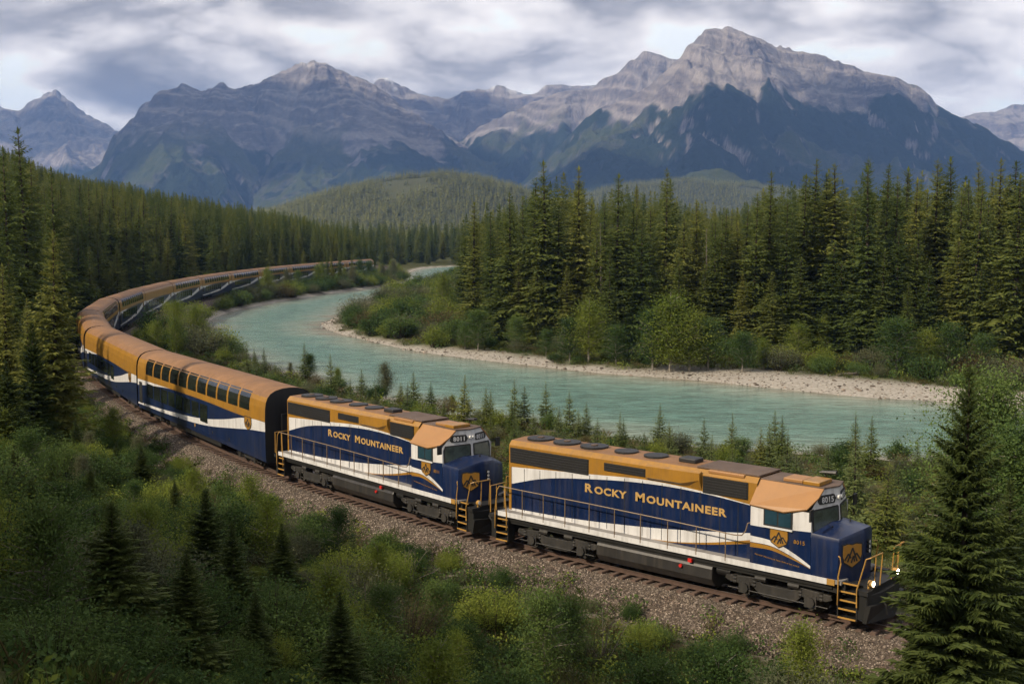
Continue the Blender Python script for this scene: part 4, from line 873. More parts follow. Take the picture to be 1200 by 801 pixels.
# ------------------------------------------------------------------ plants: mesh kits
def kites(base, d, side, ln, wd, sag=0.0, fold=0.0):
    """one leaf or twig spray per row: four-cornered, folded along the middle"""
    n = len(base); ln = np.broadcast_to(ln, n)[:, None]; wd = np.broadcast_to(wd, n)[:, None]
    up = np.cross(side, d)
    a = base; b = base+d*ln*0.45+side*wd+up*fold*wd; c = base+d*ln-np.array([0, 0, 1.0])*sag*ln; e = base+d*ln*0.45-side*wd+up*fold*wd
    V = np.stack([a, b, c, e], 1).reshape(-1, 3); i = np.arange(n)[:, None]*4
    return V, np.concatenate([np.concatenate([i, i+1, i+2], 1), np.concatenate([i, i+2, i+3], 1)])
def unit(v): return v/np.maximum(np.linalg.norm(v, axis=1, keepdims=True), 1e-9)
def tri_mesh(name, Vs, rnds, mats):
    """Vs: list of (V, F) from kites, rnds: per-kite randoms"""
    off = 0; VV = []; FF = []; RR = []
    for (V, F), r in zip(Vs, rnds): VV.append(V); FF.append(F+off); off += len(V); RR.append(np.repeat(r, 4))
    me = np_mesh(name, np.concatenate(VV), np.concatenate(FF), attrs={'rnd': ('POINT', np.concatenate(RR))})
    for m in mats: me.materials.append(m)
    return me
def trunk_mesh(pts, rads, mat, n=7, extra=()):
    b = MB(); b.tube(pts, list(rads), n)
    for p_, r_ in extra: b.tube(p_, list(r_), 4)
    return b.mesh('trunk', [mat], smooth=True)
def spruce_mesh(seed, H, Rb, levels, nb, K, dens=1.0, base=0.06, kw=0.16, ragged=0.25, droop=0.35, mat='needle', power=0.8, sub=2, tw=1.0):
    g = np.random.default_rng(seed); B, D, S, LN, WD, RN = [], [], [], [], [], []
    for i in range(levels):
        f = (i+g.uniform(-.4, .4))/levels; f = min(max(f, 0), 0.995); z = H*(base+(1-base)*f)
        L = Rb*((1-f)**power)*(0.85+0.15*math.sin(f*21+seed))+0.012*H
        if f < 0.12: L *= 0.65+f*2.9
        m = max(3, int(round(nb*(0.55+0.45*(1-f)))))
        a0 = g.uniform(0, 6.28)
        for j in range(m):
            a = a0+6.283*(j+g.uniform(-.35, .35))/m; l = L*g.uniform(1-ragged, 1+ragged*0.7)
            pitch = -droop+1.05*f**1.5+g.normal(0, .10)
            zz = z+g.uniform(-.5, .5)*H/levels
            out = np.array([math.cos(a), math.sin(a), 0]); tang = np.array([-math.sin(a), math.cos(a), 0])
            k = np.arange(1, K+1)/K
            r_ = k*l; h_ = zz+r_*math.sin(pitch)+0.22*l*(k**2)*(0.7-0.4*f)
            sp = out[None]*(r_*math.cos(pitch))[:, None]+np.stack([0*k, 0*k, h_], 1)
            br = g.random()
            tl = (0.42*l*(1-0.62*k)+0.10*l)*tw
            for sgn in (-1, 1):
                for q in range(sub):
                    dirv = unit(out[None]*g.uniform(.45, .95, (K, 1))+tang[None]*sgn*g.uniform(.5, 1.0, (K, 1))+np.stack([0*k, 0*k, g.uniform(-.45, .12, K)], 1))
                    sd = unit(np.cross(dirv, np.array([0, 0, .8])+g.normal(0, .75, (K, 3))))
                    B.append(sp-out*g.uniform(0, l/K, (K, 1))); D.append(dirv); S.append(sd); LN.append(tl*g.uniform(.75, 1.25, K)); WD.append(tl*kw*g.uniform(.8, 1.3, K)); RN.append(np.clip(0.25*br+0.55*g.random(K)+0.2*k, 0, 1))
            B.append(sp[-1:]*1.0-out*0.12*l); D.append(unit((out+np.array([0, 0, .12]))[None])); S.append(tang[None]); LN.append(np.array([0.28*l])); WD.append(np.array([0.07*l])); RN.append(np.array([0.8]))
    # leader
    B.append(np.array([[0, 0, H*0.965]])); D.append(np.array([[0, 0, 1.0]])); S.append(np.array([[1.0, 0, 0]])); LN.append(np.array([H*0.05])); WD.append(np.array([H*0.006])); RN.append(np.array([.7]))
    B, D, S, LN, WD, RN = map(np.concatenate, (B, D, S, LN, WD, RN))
    return tri_mesh('crown', [kites(B, D, S, LN, WD, 0.12, 0.35)], [RN], [M_[mat]])
def conifer_trunk(H, mat='bark'):
    return trunk_mesh([(0, 0, -0.6), (0, 0, 0.1*H), (0.004*H, 0, 0.5*H), (0, 0, 0.97*H)], (0.016*H, 0.013*H, 0.008*H, 0.0015*H), M_[mat], 6)
def leafy_mesh(seed, n_stem, n_leaf, leaf, H=1.0, Rr=0.5, form='bush', mat='leaf', up=0.5, wr=0.30):
    """bush or broadleaf sapling: leaves set along curved shoots"""
    g = np.random.default_rng(seed); P = []; O = []; stems = []
    for i in range(n_stem):
        a = g.uniform(0, 6.283); rr = math.sqrt(g.random())*Rr; top = H*(1-0.5*(rr/Rr)**2)*g.uniform(.68, 1.05)
        if form == 'bush': b = np.array([math.cos(a)*rr*.35, math.sin(a)*rr*.35, 0.0]); t_ = np.array([math.cos(a)*rr, math.sin(a)*rr, top]); mid = (b+t_)/2+np.array([0, 0, .12*H])
        else:
            z0 = H*g.uniform(.14, .88); w = Rr*min(1.0, 0.35+1.5*z0/H if z0 < .4*H else 1.55*(1-z0/H)+.12)*g.uniform(.6, 1.1); b = np.array([0, 0, z0]); t_ = np.array([math.cos(a)*w, math.sin(a)*w, z0+H*g.uniform(.04, .17)]); mid = (b+t_)/2+np.array([0, 0, .03*H])
        stems.append((b, mid, t_))
        m = max(3, n_leaf//n_stem); k = g.uniform(.25 if form == 'bush' else .15, 1.05, m)[:, None]
        q = (1-k)**2*b+2*k*(1-k)*mid+k*k*t_
        q = q+g.normal(0, 1, (m, 3))*np.array([1, 1, .8])*(0.045+0.06*k)*H*(1.0 if form == 'bush' else 0.65)
        P.append(q); O.append(unit(q-np.array([0, 0, .35*H])))
    P = np.concatenate(P); O = np.concatenate(O); n = len(P); P[:, 2] = np.maximum(P[:, 2], 0.02*H)
    D = unit(O*0.6+g.normal(0, .7, (n, 3))+np.array([0, 0, up*0.4])); S = unit(np.cross(D, np.array([0, 0, 1.0])+g.normal(0, .6, (n, 3))))
    ln = leaf*g.uniform(.65, 1.3, n); clump = fbm(P[:, 0]/H*5+7, P[:, 2]/H*5+P[:, 1]/H*3, 2, seed)
    me = tri_mesh('foliage', [kites(P, D, S, ln, ln*wr, 0.1, 0.2)], [np.clip(0.5*g.random(n)+1.15*(clump-.32), 0, 1)], [M_[mat]])
    b = MB()
    if form != 'bush': b.tube([(0, 0, -.05*H), (0.01*H, 0, .4*H), (0, .005*H, .95*H)], [.016*H, .011*H, .003*H], 6)
    for s_ in stems[:46]:
        q = [tuple((1-k)**2*s_[0]+2*k*(1-k)*s_[1]+k*k*s_[2]) for k in (0, .5, 1)]; b.tube(q, [.010*H, .006*H, .002*H] if form == 'bush' else [.006*H, .004*H, .0015*H], 4)
    return me, b.mesh('stems', [M_['bark' if form == 'bush' else 'pale_bark']])
M_['needle'] = foliage('spruce_needles', (0.036, 0.062, 0.020), (0.205, 0.205, 0.050), 0.35, 0.58, tint=(0.098, 0.126, 0.032))
M_['needle_shaded'] = foliage('shaded_spruce_needles', (0.022, 0.040, 0.014), (0.105, 0.128, 0.034), 0.25, 0.3, tint=(0.055, 0.078, 0.022))  # darker needle copy: the shade on foreground conifers is put into the colour
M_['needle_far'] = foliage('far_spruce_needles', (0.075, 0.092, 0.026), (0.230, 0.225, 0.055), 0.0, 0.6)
M_['needle_young'] = foliage('young_spruce_needles', (0.050, 0.078, 0.034), (0.165, 0.195, 0.066), 0.3, 0.4)
M_['leaf'] = foliage('shrub_leaves', (0.020, 0.044, 0.013), (0.118, 0.168, 0.044), 0.30, 0.55, tint=(0.055, 0.095, 0.026))
M_['leaf_bright'] = foliage('aspen_leaves', (0.080, 0.120, 0.020), (0.22, 0.255, 0.046), 0.36, 0.35)
M_['leaf_grey'] = foliage('willow_leaves', (0.055, 0.068, 0.035), (0.15, 0.155, 0.085), 0.25, 0.4)
M_['leaf_brown'] = foliage('russet_shrub_leaves', (0.045, 0.038, 0.018), (0.13, 0.105, 0.045), 0.25, 0.5)
M_['grass'] = foliage('grass_blades', (0.030, 0.045, 0.011), (0.105, 0.112, 0.034), 0.3, 0.5, tint=(0.055, 0.075, 0.018))
M_['bark'] = bark('spruce_bark', (0.055, 0.043, 0.034)); M_['pale_bark'] = bark('pale_bark', (0.20, 0.18, 0.15)); M_['dead'] = bark('bleached_twigs', (0.15, 0.13, 0.11))
# tall forest spruces (metres), young spruces, near spruces
TALL = [(spruce_mesh(100+i, 25, rb, 68, 9, 5, kw=0.20, ragged=rg, power=pw, base=bs, droop=dr, sub=1, tw=.85), conifer_trunk(25)) for i, (rb, rg, pw, bs, dr) in enumerate([(3.6, .40, .80, .03, .40), (3.0, .50, .72, .05, .48), (4.3, .38, .92, .02, .35), (3.3, .55, .75, .07, .52), (2.6, .45, .66, .04, .45), (3.9, .5, .86, .10, .48)])]
YOUNG = [(spruce_mesh(200+i, 6, rb, 26, 8, 4, kw=0.17, ragged=.25, power=.95, base=.03, droop=.12, mat='needle_young' if i != 1 else 'needle', sub=1), conifer_trunk(6)) for i, rb in enumerate((1.55, 1.7, 1.3, 1.6))]
NEAR = [(spruce_mesh(300+i, 10, rb, 60, 11, 13, kw=0.105, ragged=.3, power=.85, base=.02, droop=.22, mat='needle_shaded', sub=3, tw=.62), conifer_trunk(10)) for i, rb in enumerate((2.0, 2.3))]
BUSH = [leafy_mesh(400+i, 60, 3600, lf, 1.0, rr, 'bush', m) for i, (lf, rr, m) in enumerate([(.06, .62, 'leaf'), (.055, .7, 'leaf'), (.065, .55, 'leaf'), (.05, .7, 'leaf_grey'), (.06, .6, 'leaf_bright'), (.05, .72, 'leaf_brown')])]
NBUSH = [leafy_mesh(450+i, ns, nl, lf, 1.0, rr, 'bush', m, wr=w_) for i, (ns, nl, lf, rr, m, w_) in enumerate([(46, 9500, .034, .66, 'leaf', .3), (90, 8000, .042, .72, 'leaf', .24), (34, 7000, .046, .55, 'leaf', .34), (60, 8000, .048, .66, 'leaf_grey', .15), (40, 8500, .034, .6, 'leaf_bright', .32), (60, 3600, .03, .72, 'leaf_brown', .22)])]
BROAD = [leafy_mesh(500+i, 120, 9000, .021, 1.0, rr, 'tree', m) for i, (rr, m) in enumerate([(.24, 'leaf_bright'), (.30, 'leaf'), (.21, 'leaf_grey'), (.27, 'leaf_bright')])]
NBROAD = [leafy_mesh(520+i, 220, 30000, .0135, 1.0, rr, 'tree', m) for i, (rr, m) in enumerate([(.34, 'leaf'), (.30, 'leaf')])]
def low_spruce(seed):
    g = np.random.default_rng(seed); B, D, S, LN, WD, RN = [], [], [], [], [], []
    for i in range(13):
        f = i/13; L = 0.13*(1-f)**.8+.012
        for j in range(6):
            a = g.uniform(0, 6.28); d = np.array([math.cos(a), math.sin(a), -.5+.4*f]); B.append([0, 0, .06+f*.9+.02]); D.append(d); S.append([-math.sin(a), math.cos(a), 0]); LN.append(L*g.uniform(.75, 1.2)); WD.append(L*.36); RN.append(g.random())
    B.append([0, 0, .9]); D.append([0, 0, 1]); S.append([1, 0, 0]); LN.append(.12); WD.append(.012); RN.append(.5)
    return tri_mesh('crown', [kites(np.array(B, float), unit(np.array(D, float)), np.array(S, float), np.array(LN), np.array(WD), .1, .3)], [np.array(RN)], [M_['needle_far']])
def grass_mesh(seed, n=26, h=.5, mat='grass', wd=.012, sp=.16):
    g = np.random.default_rng(seed); b = g.normal(0, sp, (n, 3)); b[:, 2] = 0; D = unit(np.stack([g.normal(0, .4, n), g.normal(0, .4, n), np.ones(n)], 1)); S = unit(np.cross(D, g.normal(0, 1, (n, 3))))
    return tri_mesh('grass', [kites(b, D, S, h*g.uniform(.5, 1.1, n), np.full(n, wd), .15, .1)], [g.random(n)], [M_[mat]])
def herb_mesh(seed, n=60, h=.5, mat='leaf', leaf=.11):
    g = np.random.default_rng(seed); b = g.normal(0, .2, (n, 3)); b[:, 2] = np.abs(g.uniform(.05, 1, n))*h*(1-np.hypot(b[:, 0], b[:, 1])); D = unit(g.normal(0, .6, (n, 3))+np.array([0, 0, .35])); S = unit(np.cross(D, np.array([0, 0, 1.0])+g.normal(0, .4, (n, 3))))
    return tri_mesh('herb', [kites(b, D, S, leaf*g.uniform(.6, 1.4, n), leaf*.3*np.ones(n), .1, .2)], [g.random(n)], [M_[mat]])
def stone_mesh(seed):
    bm = bmesh.new(); bmesh.ops.create_icosphere(bm, subdivisions=1, radius=0.5); g = np.random.default_rng(seed)
    for v in bm.verts: v.co = Vector(v.co)*g.uniform(.7, 1.15); v.co.z *= .7
    me = bpy.data.meshes.new('stone'); bm.to_mesh(me); bm.free(); me.materials.append(M_['stone']); return me
def stone_mat():
    m, nt, N, L, P = new_mat('loose_stone'); oi = N.new('ShaderNodeObjectInfo'); r = N.new('ShaderNodeValToRGB'); e = r.color_ramp.elements
    e[0].color = (0.035, 0.026, 0.019, 1); e[1].color = (0.33, 0.275, 0.225, 1); k = e.new(.55); k.color = (0.088, 0.067, 0.050, 1); k = e.new(.82); k.color = (0.15, 0.118, 0.091, 1)
    L.new(oi.outputs['Random'], r.inputs[0]); L.new(r.outputs[0], P.inputs['Base Color']); P.inputs['Roughness'].default_value = .85; return m
M_['stone'] = stone_mat()

# ------------------------------------------------------------------ placing
used = {}
def plant(name, kit, parts, loc, scale, rz, label, cat, group):
    root = bpy.data.objects.new(name, None); col.objects.link(root); root.location = loc; root.rotation_euler = (rng.normal(0, .015), rng.normal(0, .015), rz); root.scale = scale; root.empty_display_size = .3
    for me, pn in zip(kit, parts):
        o = bpy.data.objects.new(pn, me); col.objects.link(o); o.parent = root
    tag(root, label, cat, group); return root
CON = ('crown', 'trunk'); BUS = ('foliage', 'stems'); BRO = ('crown', 'trunk')
def scatter(name, P, rz, scl, meshes, idx, parent=None, tilt=None):
    """many alike small things as one object: points with instances"""
    pc = bpy.data.collections.new(name+'_kit')
    for k, m in enumerate(meshes): pc.objects.link(bpy.data.objects.new(f'{name}_kit_{k:02d}', m))
    me = bpy.data.meshes.new(name); me.vertices.add(len(P)); me.vertices.foreach_set('co', np.asarray(P, np.float32).ravel())
    rot = np.zeros((len(P), 3), np.float32); rot[:, 2] = rz
    if tilt is not None: rot[:, :2] = tilt
    scl = np.asarray(scl, np.float32); scl = np.repeat(scl[:, None], 3, 1) if scl.ndim == 1 else scl
    for an, ty, arr in (('rot', 'FLOAT_VECTOR', rot), ('scl', 'FLOAT_VECTOR', scl)):
        a = me.attributes.new(an, ty, 'POINT'); a.data.foreach_set('vector', arr.ravel())
    a = me.attributes.new('pick', 'INT', 'POINT'); a.data.foreach_set('value', np.asarray(idx, np.int32))
    o = bpy.data.objects.new(name, me); col.objects.link(o); o.parent = parent
    ng = bpy.data.node_groups.new(name, 'GeometryNodeTree'); ng.interface.new_socket('Geometry', in_out='INPUT', socket_type='NodeSocketGeometry'); ng.interface.new_socket('Geometry', in_out='OUTPUT', socket_type='NodeSocketGeometry')
    N = ng.nodes; L = ng.links; gi = N.new('NodeGroupInput'); go = N.new('NodeGroupOutput'); ip = N.new('GeometryNodeInstanceOnPoints'); ci = N.new('GeometryNodeCollectionInfo')
    ci.inputs['Collection'].default_value = pc; ci.inputs['Separate Children'].default_value = True; ci.inputs['Reset Children'].default_value = True
    def na(nm, ty): q = N.new('GeometryNodeInputNamedAttribute'); q.data_type = ty; q.inputs['Name'].default_value = nm; return q.outputs['Attribute']
    L.new(gi.outputs[0], ip.inputs['Points']); L.new(ci.outputs[0], ip.inputs['Instance']); ip.inputs['Pick Instance'].default_value = True
    L.new(na('pick', 'INT'), ip.inputs['Instance Index']); e2r = N.new('FunctionNodeEulerToRotation'); L.new(na('rot', 'FLOAT_VECTOR'), e2r.inputs[0]); L.new(e2r.outputs[0], ip.inputs['Rotation']); L.new(na('scl', 'FLOAT_VECTOR'), ip.inputs['Scale'])
    L.new(ip.outputs[0], go.inputs[0]); md = o.modifiers.new('scatter', 'NODES'); md.node_group = ng
    tag(o, kind='stuff'); return o
def to_px(x, y, z):
    c, s = math.cos(PITCH), math.sin(PITCH); z = z-CAMH; d = y*c-z*s; return 600+FPX*x/d, 400.5+FPX*(-y*s-z*c)/d, d
def ground_at(px, py, z0=-1.0):
    """walk the pixel's ray to the ground"""
    d = ray(px, py); t = np.linspace(10, 900, 1800); X = d[0]*t; Y = d[1]*t; Z = CAMH+d[2]*t; g = gz(X, Y); i = int(np.argmax(Z <= g)); return X[i], Y[i], float(g[i])

def veh(s_):
    if s_ < LL: return 'leading locomotive'
    if s_ < 2*LL: return 'second locomotive'
    i = min(int((s_-2*LL)//CL), 12); return ('last' if i == 12 else NTH[i])+' coach'
def across(px): return 'near the shrubby river point' if px < 700 else 'behind the narrow gravel strip' if px < 900 else 'behind the wide gravel bar'
# far side of the river: named front trees from the photograph (x, top, base)
FRONT = [(556, 236, 398), (575, 248, 400), (598, 224, 402), (622, 208, 402), (640, 188, 404), (655, 240, 405), (676, 194, 405), (697, 250, 410), (722, 203, 408), (740, 240, 408), (752, 255, 412), (779, 196, 405), (800, 250, 412), (815, 232, 410), (838, 255, 415), (861, 258, 412), (881, 225, 415), (899, 200, 412), (920, 232, 415), (947, 186, 408), (962, 202, 408), (978, 190, 410), (1012, 183, 410), (1032, 191, 410), (1048, 262, 425), (1055, 195, 410), (1068, 207, 415), (1090, 185, 412), (1112, 183, 412), (1130, 210, 420), (1145, 190, 415), (1165, 185, 420), (1182, 188, 420), (1196, 196, 420),
         (715, 292, 415), (795, 300, 416), (845, 276, 415), (905, 318, 420), (975, 282, 418), (985, 305, 420), (1085, 305, 427), (1030, 290, 426), (1120, 278, 426), (1190, 295, 432), (608, 300, 404), (630, 290, 406), (665, 310, 408), (585, 305, 402), (760, 320, 414), (825, 310, 416), (870, 320, 417), (935, 300, 418), (1010, 320, 424), (1060, 330, 428), (1145, 310, 430), (1170, 300, 432)]
SKY_X = [530, 556, 598, 622, 640, 676, 722, 779, 815, 861, 899, 947, 1012, 1055, 1090, 1112, 1165, 1200, 1400]; SKY_Y = [262, 240, 226, 212, 200, 204, 214, 206, 234, 240, 208, 196, 192, 200, 194, 192, 194, 200, 200]
n_tall = 0
for x, top, base in FRONT:
    px, py, pz = ground_at(x, base); H = at_y(x, top, py)[2]-pz; k = int(rng.integers(len(TALL))); w = H/25*rng.uniform(.95, 1.55)
    small = H < 17
    plant('spruce_tree', TALL[k], CON, (px, py, pz-.1), (w*(1.25 if small else 1), w*(1.25 if small else 1), H/25), rng.uniform(0, 6.28),
          ('mid-height spruce at the front of the far-bank forest ' if small else 'tall dark spruce at the front of the far-bank forest ')+across(x), 'spruce tree', ('shorter front spruces ' if small else 'tall front spruces ')+across(x)); n_tall += 1
def fill(n, xr, yr, ok, gap, tries=40000):
    pts = []; X = rng.uniform(*xr, tries); Y = rng.uniform(*yr, tries); good = ok(X, Y); X, Y = X[good], Y[good]; cell = {}
    for x, y in zip(X, Y):
        c = (int(x//gap), int(y//gap)); hit = False
        for a in (-1, 0, 1):
            for b in (-1, 0, 1):
                for q in cell.get((c[0]+a, c[1]+b), ()):
                    if (q[0]-x)**2+(q[1]-y)**2 < gap*gap: hit = True; break
        if not hit: cell.setdefault(c, []).append((x, y)); pts.append((x, y))
        if len(pts) >= n: break
    return np.array(pts)
# forest behind the front row: the nearer ones singly, the rest as one mass
def ok_right(X, Y):
    _, d, s, rs, rt, gr, _b = ground_full(X, Y); px = 600+FPX*X/Y
    return (rs > 24) & (rt > .5) & (d < -30) & (px > 542) & (px < 1330) & (rs < 170)
pr = fill(900, (-25, 260), (125, 420), ok_right, 3.6)
zr = gz(pr[:, 0], pr[:, 1]); pxr = 600+FPX*pr[:, 0]/pr[:, 1]; lim = CAMH+(272-np.interp(pxr, SKY_X, SKY_Y))/FPX*pr[:, 1]
Hr = np.minimum(rng.uniform(16, 27, len(pr)), (lim-zr)*rng.uniform(.82, 1.0, len(pr))); order = np.argsort(pr[:, 1]-0.0*pr[:, 0])
vis = [i for i in order if 535 < pxr[i] < 1215]; near_r = vis[:90]; rest_r = [i for i in order if i not in set(near_r)]
for i in near_r:
    k = int(rng.integers(len(TALL))); w = Hr[i]/25*rng.uniform(.95, 1.5)
    plant('spruce_tree', TALL[k], CON, (pr[i, 0], pr[i, 1], zr[i]-.1), (w, w, Hr[i]/25), rng.uniform(0, 6.28), 'spruce standing inside the far-bank forest '+across(pxr[i]), 'spruce tree', 'spruces inside the far-bank forest '+across(pxr[i]))
# dark forest on the outer side of the curve
def ok_left(X, Y):
    _, d, s, rs, rt, gr, _b = ground_full(X, Y); px = 600+FPX*X/Y
    return (d > 8.5) & (px > -240) & (px < 560) & (rs > 4) & ((Y > 118) | ((px < 60) & (px > -25)))
pl = fill(3600, (-330, 10), (72, 760), ok_left, 3.5, 90000)
zl_ = gz(pl[:, 0], pl[:, 1]); pxl = 600+FPX*pl[:, 0]/pl[:, 1]
SLX = [-300, 0, 30, 60, 100, 150, 200, 250, 300, 350, 400, 430, 470, 560]; SLY = [150, 170, 178, 196, 206, 214, 224, 232, 240, 250, 262, 262, 254, 250]
liml = CAMH+(272-np.interp(pxl, SLX, SLY))/FPX*pl[:, 1]
_, dl_, sl_, *_r = ground_full(pl[:, 0], pl[:, 1])
Hl = np.minimum(rng.uniform(16, 27, len(pl)), np.maximum(liml-zl_, 5)*rng.uniform(.8, 1.02, len(pl))); Hl = np.where(dl_ < 14, Hl*rng.uniform(.35, .9, len(pl)), Hl)
orderl = np.argsort(np.hypot(pl[:, 0], pl[:, 1])+dl_*0.6); visl = [i for i in orderl if -12 < pxl[i] < 440]; near_l = visl[:118]; rest_l = [i for i in orderl if i not in set(near_l)]
for i in near_l:
    k = int(rng.integers(len(TALL))); w = Hl[i]/25*rng.uniform(.9, 1.45)
    small = Hl[i] < 11
    plant('spruce_tree', TALL[k], CON, (pl[i, 0], pl[i, 1], zl_[i]-.1), (w, w, Hl[i]/25), rng.uniform(0, 6.28), ('small dark spruce at the edge of' if small else 'tall dark spruce in')+' the forest outside the curve by the '+veh(sl_[i]), 'spruce tree', ('small edge spruces by the ' if small else 'tall forest spruces by the ')+veh(sl_[i]))
# two tall spruces that top the left skyline
for x, top, Y in ((28, 150, 128), (4, 172, 120), (62, 196, 135), (2, 240, 100)):
    X = at_y(x, top, Y)[0]; z = float(gz(X, Y)[0]); H = at_y(x, top, Y)[2]-z
    plant('spruce_tree', TALL[1 if x == 28 else 0], CON, (X, Y, z), (H/25*1.15, H/25*1.15, H/25), 1.0, 'tallest spruce, rising above the forest outside the railway curve' if x == 28 else {4: 'second tallest spruce, beside the tallest one outside the railway curve', 62: 'tall spruce next to the tallest one, on its railway side', 2: 'tall spruce in front of the tallest ones outside the railway curve'}[x], 'spruce tree', None)
# dead snags among the living trees
SNAG = (spruce_mesh(777, 20, 1.7, 40, 5, 3, kw=.035, ragged=.6, power=.6, base=.18, droop=.35, mat='dead', sub=1, tw=.6), trunk_mesh([(0, 0, -.6), (.1, 0, 8), (0, .1, 20)], (.24, .17, .03), M_['dead'], 6))
for x, top, base, wh in ((704, 262, 408, 'near the shrubby river point'), (828, 268, 412, 'behind the narrow gravel strip'), (1072, 242, 414, 'behind the wide gravel bar')):
    px, py, pz = ground_at(x, base); H = at_y(x, top, py)[2]-pz; plant('dead_spruce', SNAG, CON, (px, py, pz), (H/20, H/20, H/20), 1.0, 'bare grey dead spruce among the living trees '+wh, 'dead tree', None)
# everything farther, plus unseen trees added to shade the foreground, as one wood
LOW = [low_spruce(i) for i in range(4)]
FP, FS, FI = [], [], []
for src, zz, HH, idx in ((pr, zr, Hr, rest_r), (pl, zl_, Hl, rest_l)):
    for i in idx:
        FP.append((src[i, 0], src[i, 1], zz[i]-.1)); w = HH[i]/25*rng.uniform(.95, 1.2); FS.append((w, w, HH[i]/25)); FI.append(int(rng.integers(6)))
def ok_valley(X, Y):
    px = 600+FPX*X/Y; rs, rt = river_sd(X, Y); d, s = track_sd(X, Y)
    return (rs > 8) & (np.abs(d) > 6) & (px > -150) & (px < 1350) & ((d < 0) | (Y > 740))
pv_ = fill(1500, (-340, 480), (400, 1000), ok_valley, 7.0, 12000); zv = gz(pv_[:, 0], pv_[:, 1])
for (x, y), z in zip(pv_, zv):
    H = rng.uniform(15, 23); FP.append((x, y, z)); FS.append((H/25*1.2, H/25*1.2, H/25)); FI.append(int(rng.integers(6)))
SHADE = fill(170, (-62, -9), (-24, 40), lambda X, Y: np.abs(X) > .47*np.maximum(Y, 0)+7.5, 2.9, 9000)
for x, y in SHADE:
    H = rng.uniform(14, 20) if y < 17 else rng.uniform(11, 16); FP.append((x, y, float(gz(x, y)[0]))); FS.append((H/25*1.5, H/25*1.5, H/25)); FI.append(int(rng.integers(6)))
FP = np.array(FP); scatter('forest_and_shade_trees', FP, rng.uniform(0, 6.28, len(FP)), np.array(FS), [t[0] for t in TALL], FI)
# woods on the far hills
def hill_pts(n, D0, D1, x0, x1):
    Y = rng.uniform(D0**2, D1**2, n)**.5; px = rng.uniform(x0, x1, n); X = (px-600)/FPX*Y; return np.stack([X, Y], 1)
hp = np.concatenate([hill_pts(26000, 1000, 2500, -60, 760), hill_pts(26000, 2300, 3700, 380, 1260)])
clear = fbm(hp[:, 0]/170, hp[:, 1]/170, 4, 77); hp = hp[clear < .70]
hzz = gz(hp[:, 0], hp[:, 1]); Hh = rng.uniform(11, 20, len(hp))
scatter('hillside_forest', np.column_stack([hp, hzz-.3]), rng.uniform(0, 6.28, len(hp)), np.stack([Hh*1.5, Hh*1.5, Hh], 1), LOW, rng.integers(0, 4, len(hp)))
# ------------------------------------------------------------------ riverside and trackside plants, one by one
def put(name, kit, parts, px, base, top, label, cat, group, wide=1.0, Y=None):
    if Y is None: X, Y, z = ground_at(px, base)
    else: X = at_y(px, base, Y)[0]; z = float(gz(X, Y)[0])
    H = max(at_y(px, top, Y)[2]-z, .3); return X, Y, z, H
def spruce_px(px, top, Y, kits, unit_h, label, group, wide=1.0, name='spruce_tree', cat='spruce tree'):
    X = at_y(px, top, Y)[0]; z = float(gz(X, Y)[0]); H = max(at_y(px, top, Y)[2]-z, .6); s_ = H/unit_h; kit = kits[int(rng.integers(len(kits)))] if isinstance(kits, list) else kits
    return plant(name, kit, CON, (X, Y, z-.05), (s_*wide, s_*wide, s_), rng.uniform(0, 6.28), label, cat, group)
def bush_px(px, top, Y, kit, label, group, wide=1.0, name='shrub', cat='shrub', parts=BUS):
    X = at_y(px, top, Y)[0]; z = float(gz(X, Y)[0]); H = max(at_y(px, top, Y)[2]-z, .5)
    return plant(name, kit, parts, (X, Y, z-.05), (H*wide, H*wide, H), rng.uniform(0, 6.28), label, cat, group)
# young spruces between the train and the river: (x, top, distance)
g_ = 'young spruces between the train and the river'; lb = 'young spruce on the bank between the train and the river'
for x, top, Y in [(245, 400, 150), (285, 404, 146), (322, 424, 135), (424, 431, 118), (470, 446, 110), (485, 434, 108), (505, 446, 108), (614, 450, 96), (640, 446, 97), (668, 456, 94), (687, 470, 92), (655, 475, 90), (600, 470, 92), (972, 516, 72), (440, 452, 106), (520, 468, 100), (560, 480, 92), (625, 480, 86), (700, 488, 84), (755, 505, 76), (790, 512, 74), (860, 520, 70), (935, 528, 66), (350, 440, 122), (300, 430, 132)]:
    spruce_px(x, top, Y, [YOUNG[0], YOUNG[1], YOUNG[3]], 6, lb, g_, 1.3)
def ok_ys(X, Y):
    _, d, s, rs, rt, gr, _b = ground_full(X, Y); px = 600+FPX*X/Y
    return (d < -8) & (rs > 1.5) & (rs < 26) & (rt < .5) & (px > 270) & (px < 1180) & (Y < 150)
for x, y in fill(52, (-40, 60), (60, 150), ok_ys, 3.4, 8000):
    z = float(gz(x, y)[0]); H = rng.uniform(2.0, 4.6); plant('spruce_tree', YOUNG[int(rng.integers(4))], CON, (x, y, z-.05), (H/6*1.1, H/6*1.1, H/6), rng.uniform(0, 6.28), lb, 'spruce tree', g_)
spruce_px(265, 392, 148, YOUNG[0], 6, 'pale green young spruce between two darker ones beside the first coach', None, 1.15)
spruce_px(570, 452, 96, YOUNG[1], 6, 'young spruce on the bank just behind the cab of the second locomotive', None, 1.05)
spruce_px(732, 488, 84, YOUNG[1], 6, 'small spruce beyond the fans on the leading locomotive roof', None, 1.0)
spruce_px(825, 488, 80, YOUNG[3], 6, 'lone dark young spruce against the water behind the leading locomotive', None, 1.0)
spruce_px(902, 495, 76, YOUNG[3], 6, 'bushy young spruce behind the cab of the leading locomotive', None, 1.15)
spruce_px(1003, 505, 62, YOUNG[0], 6, 'blue-green spruce just beyond the nose of the leading locomotive', None, 1.25)
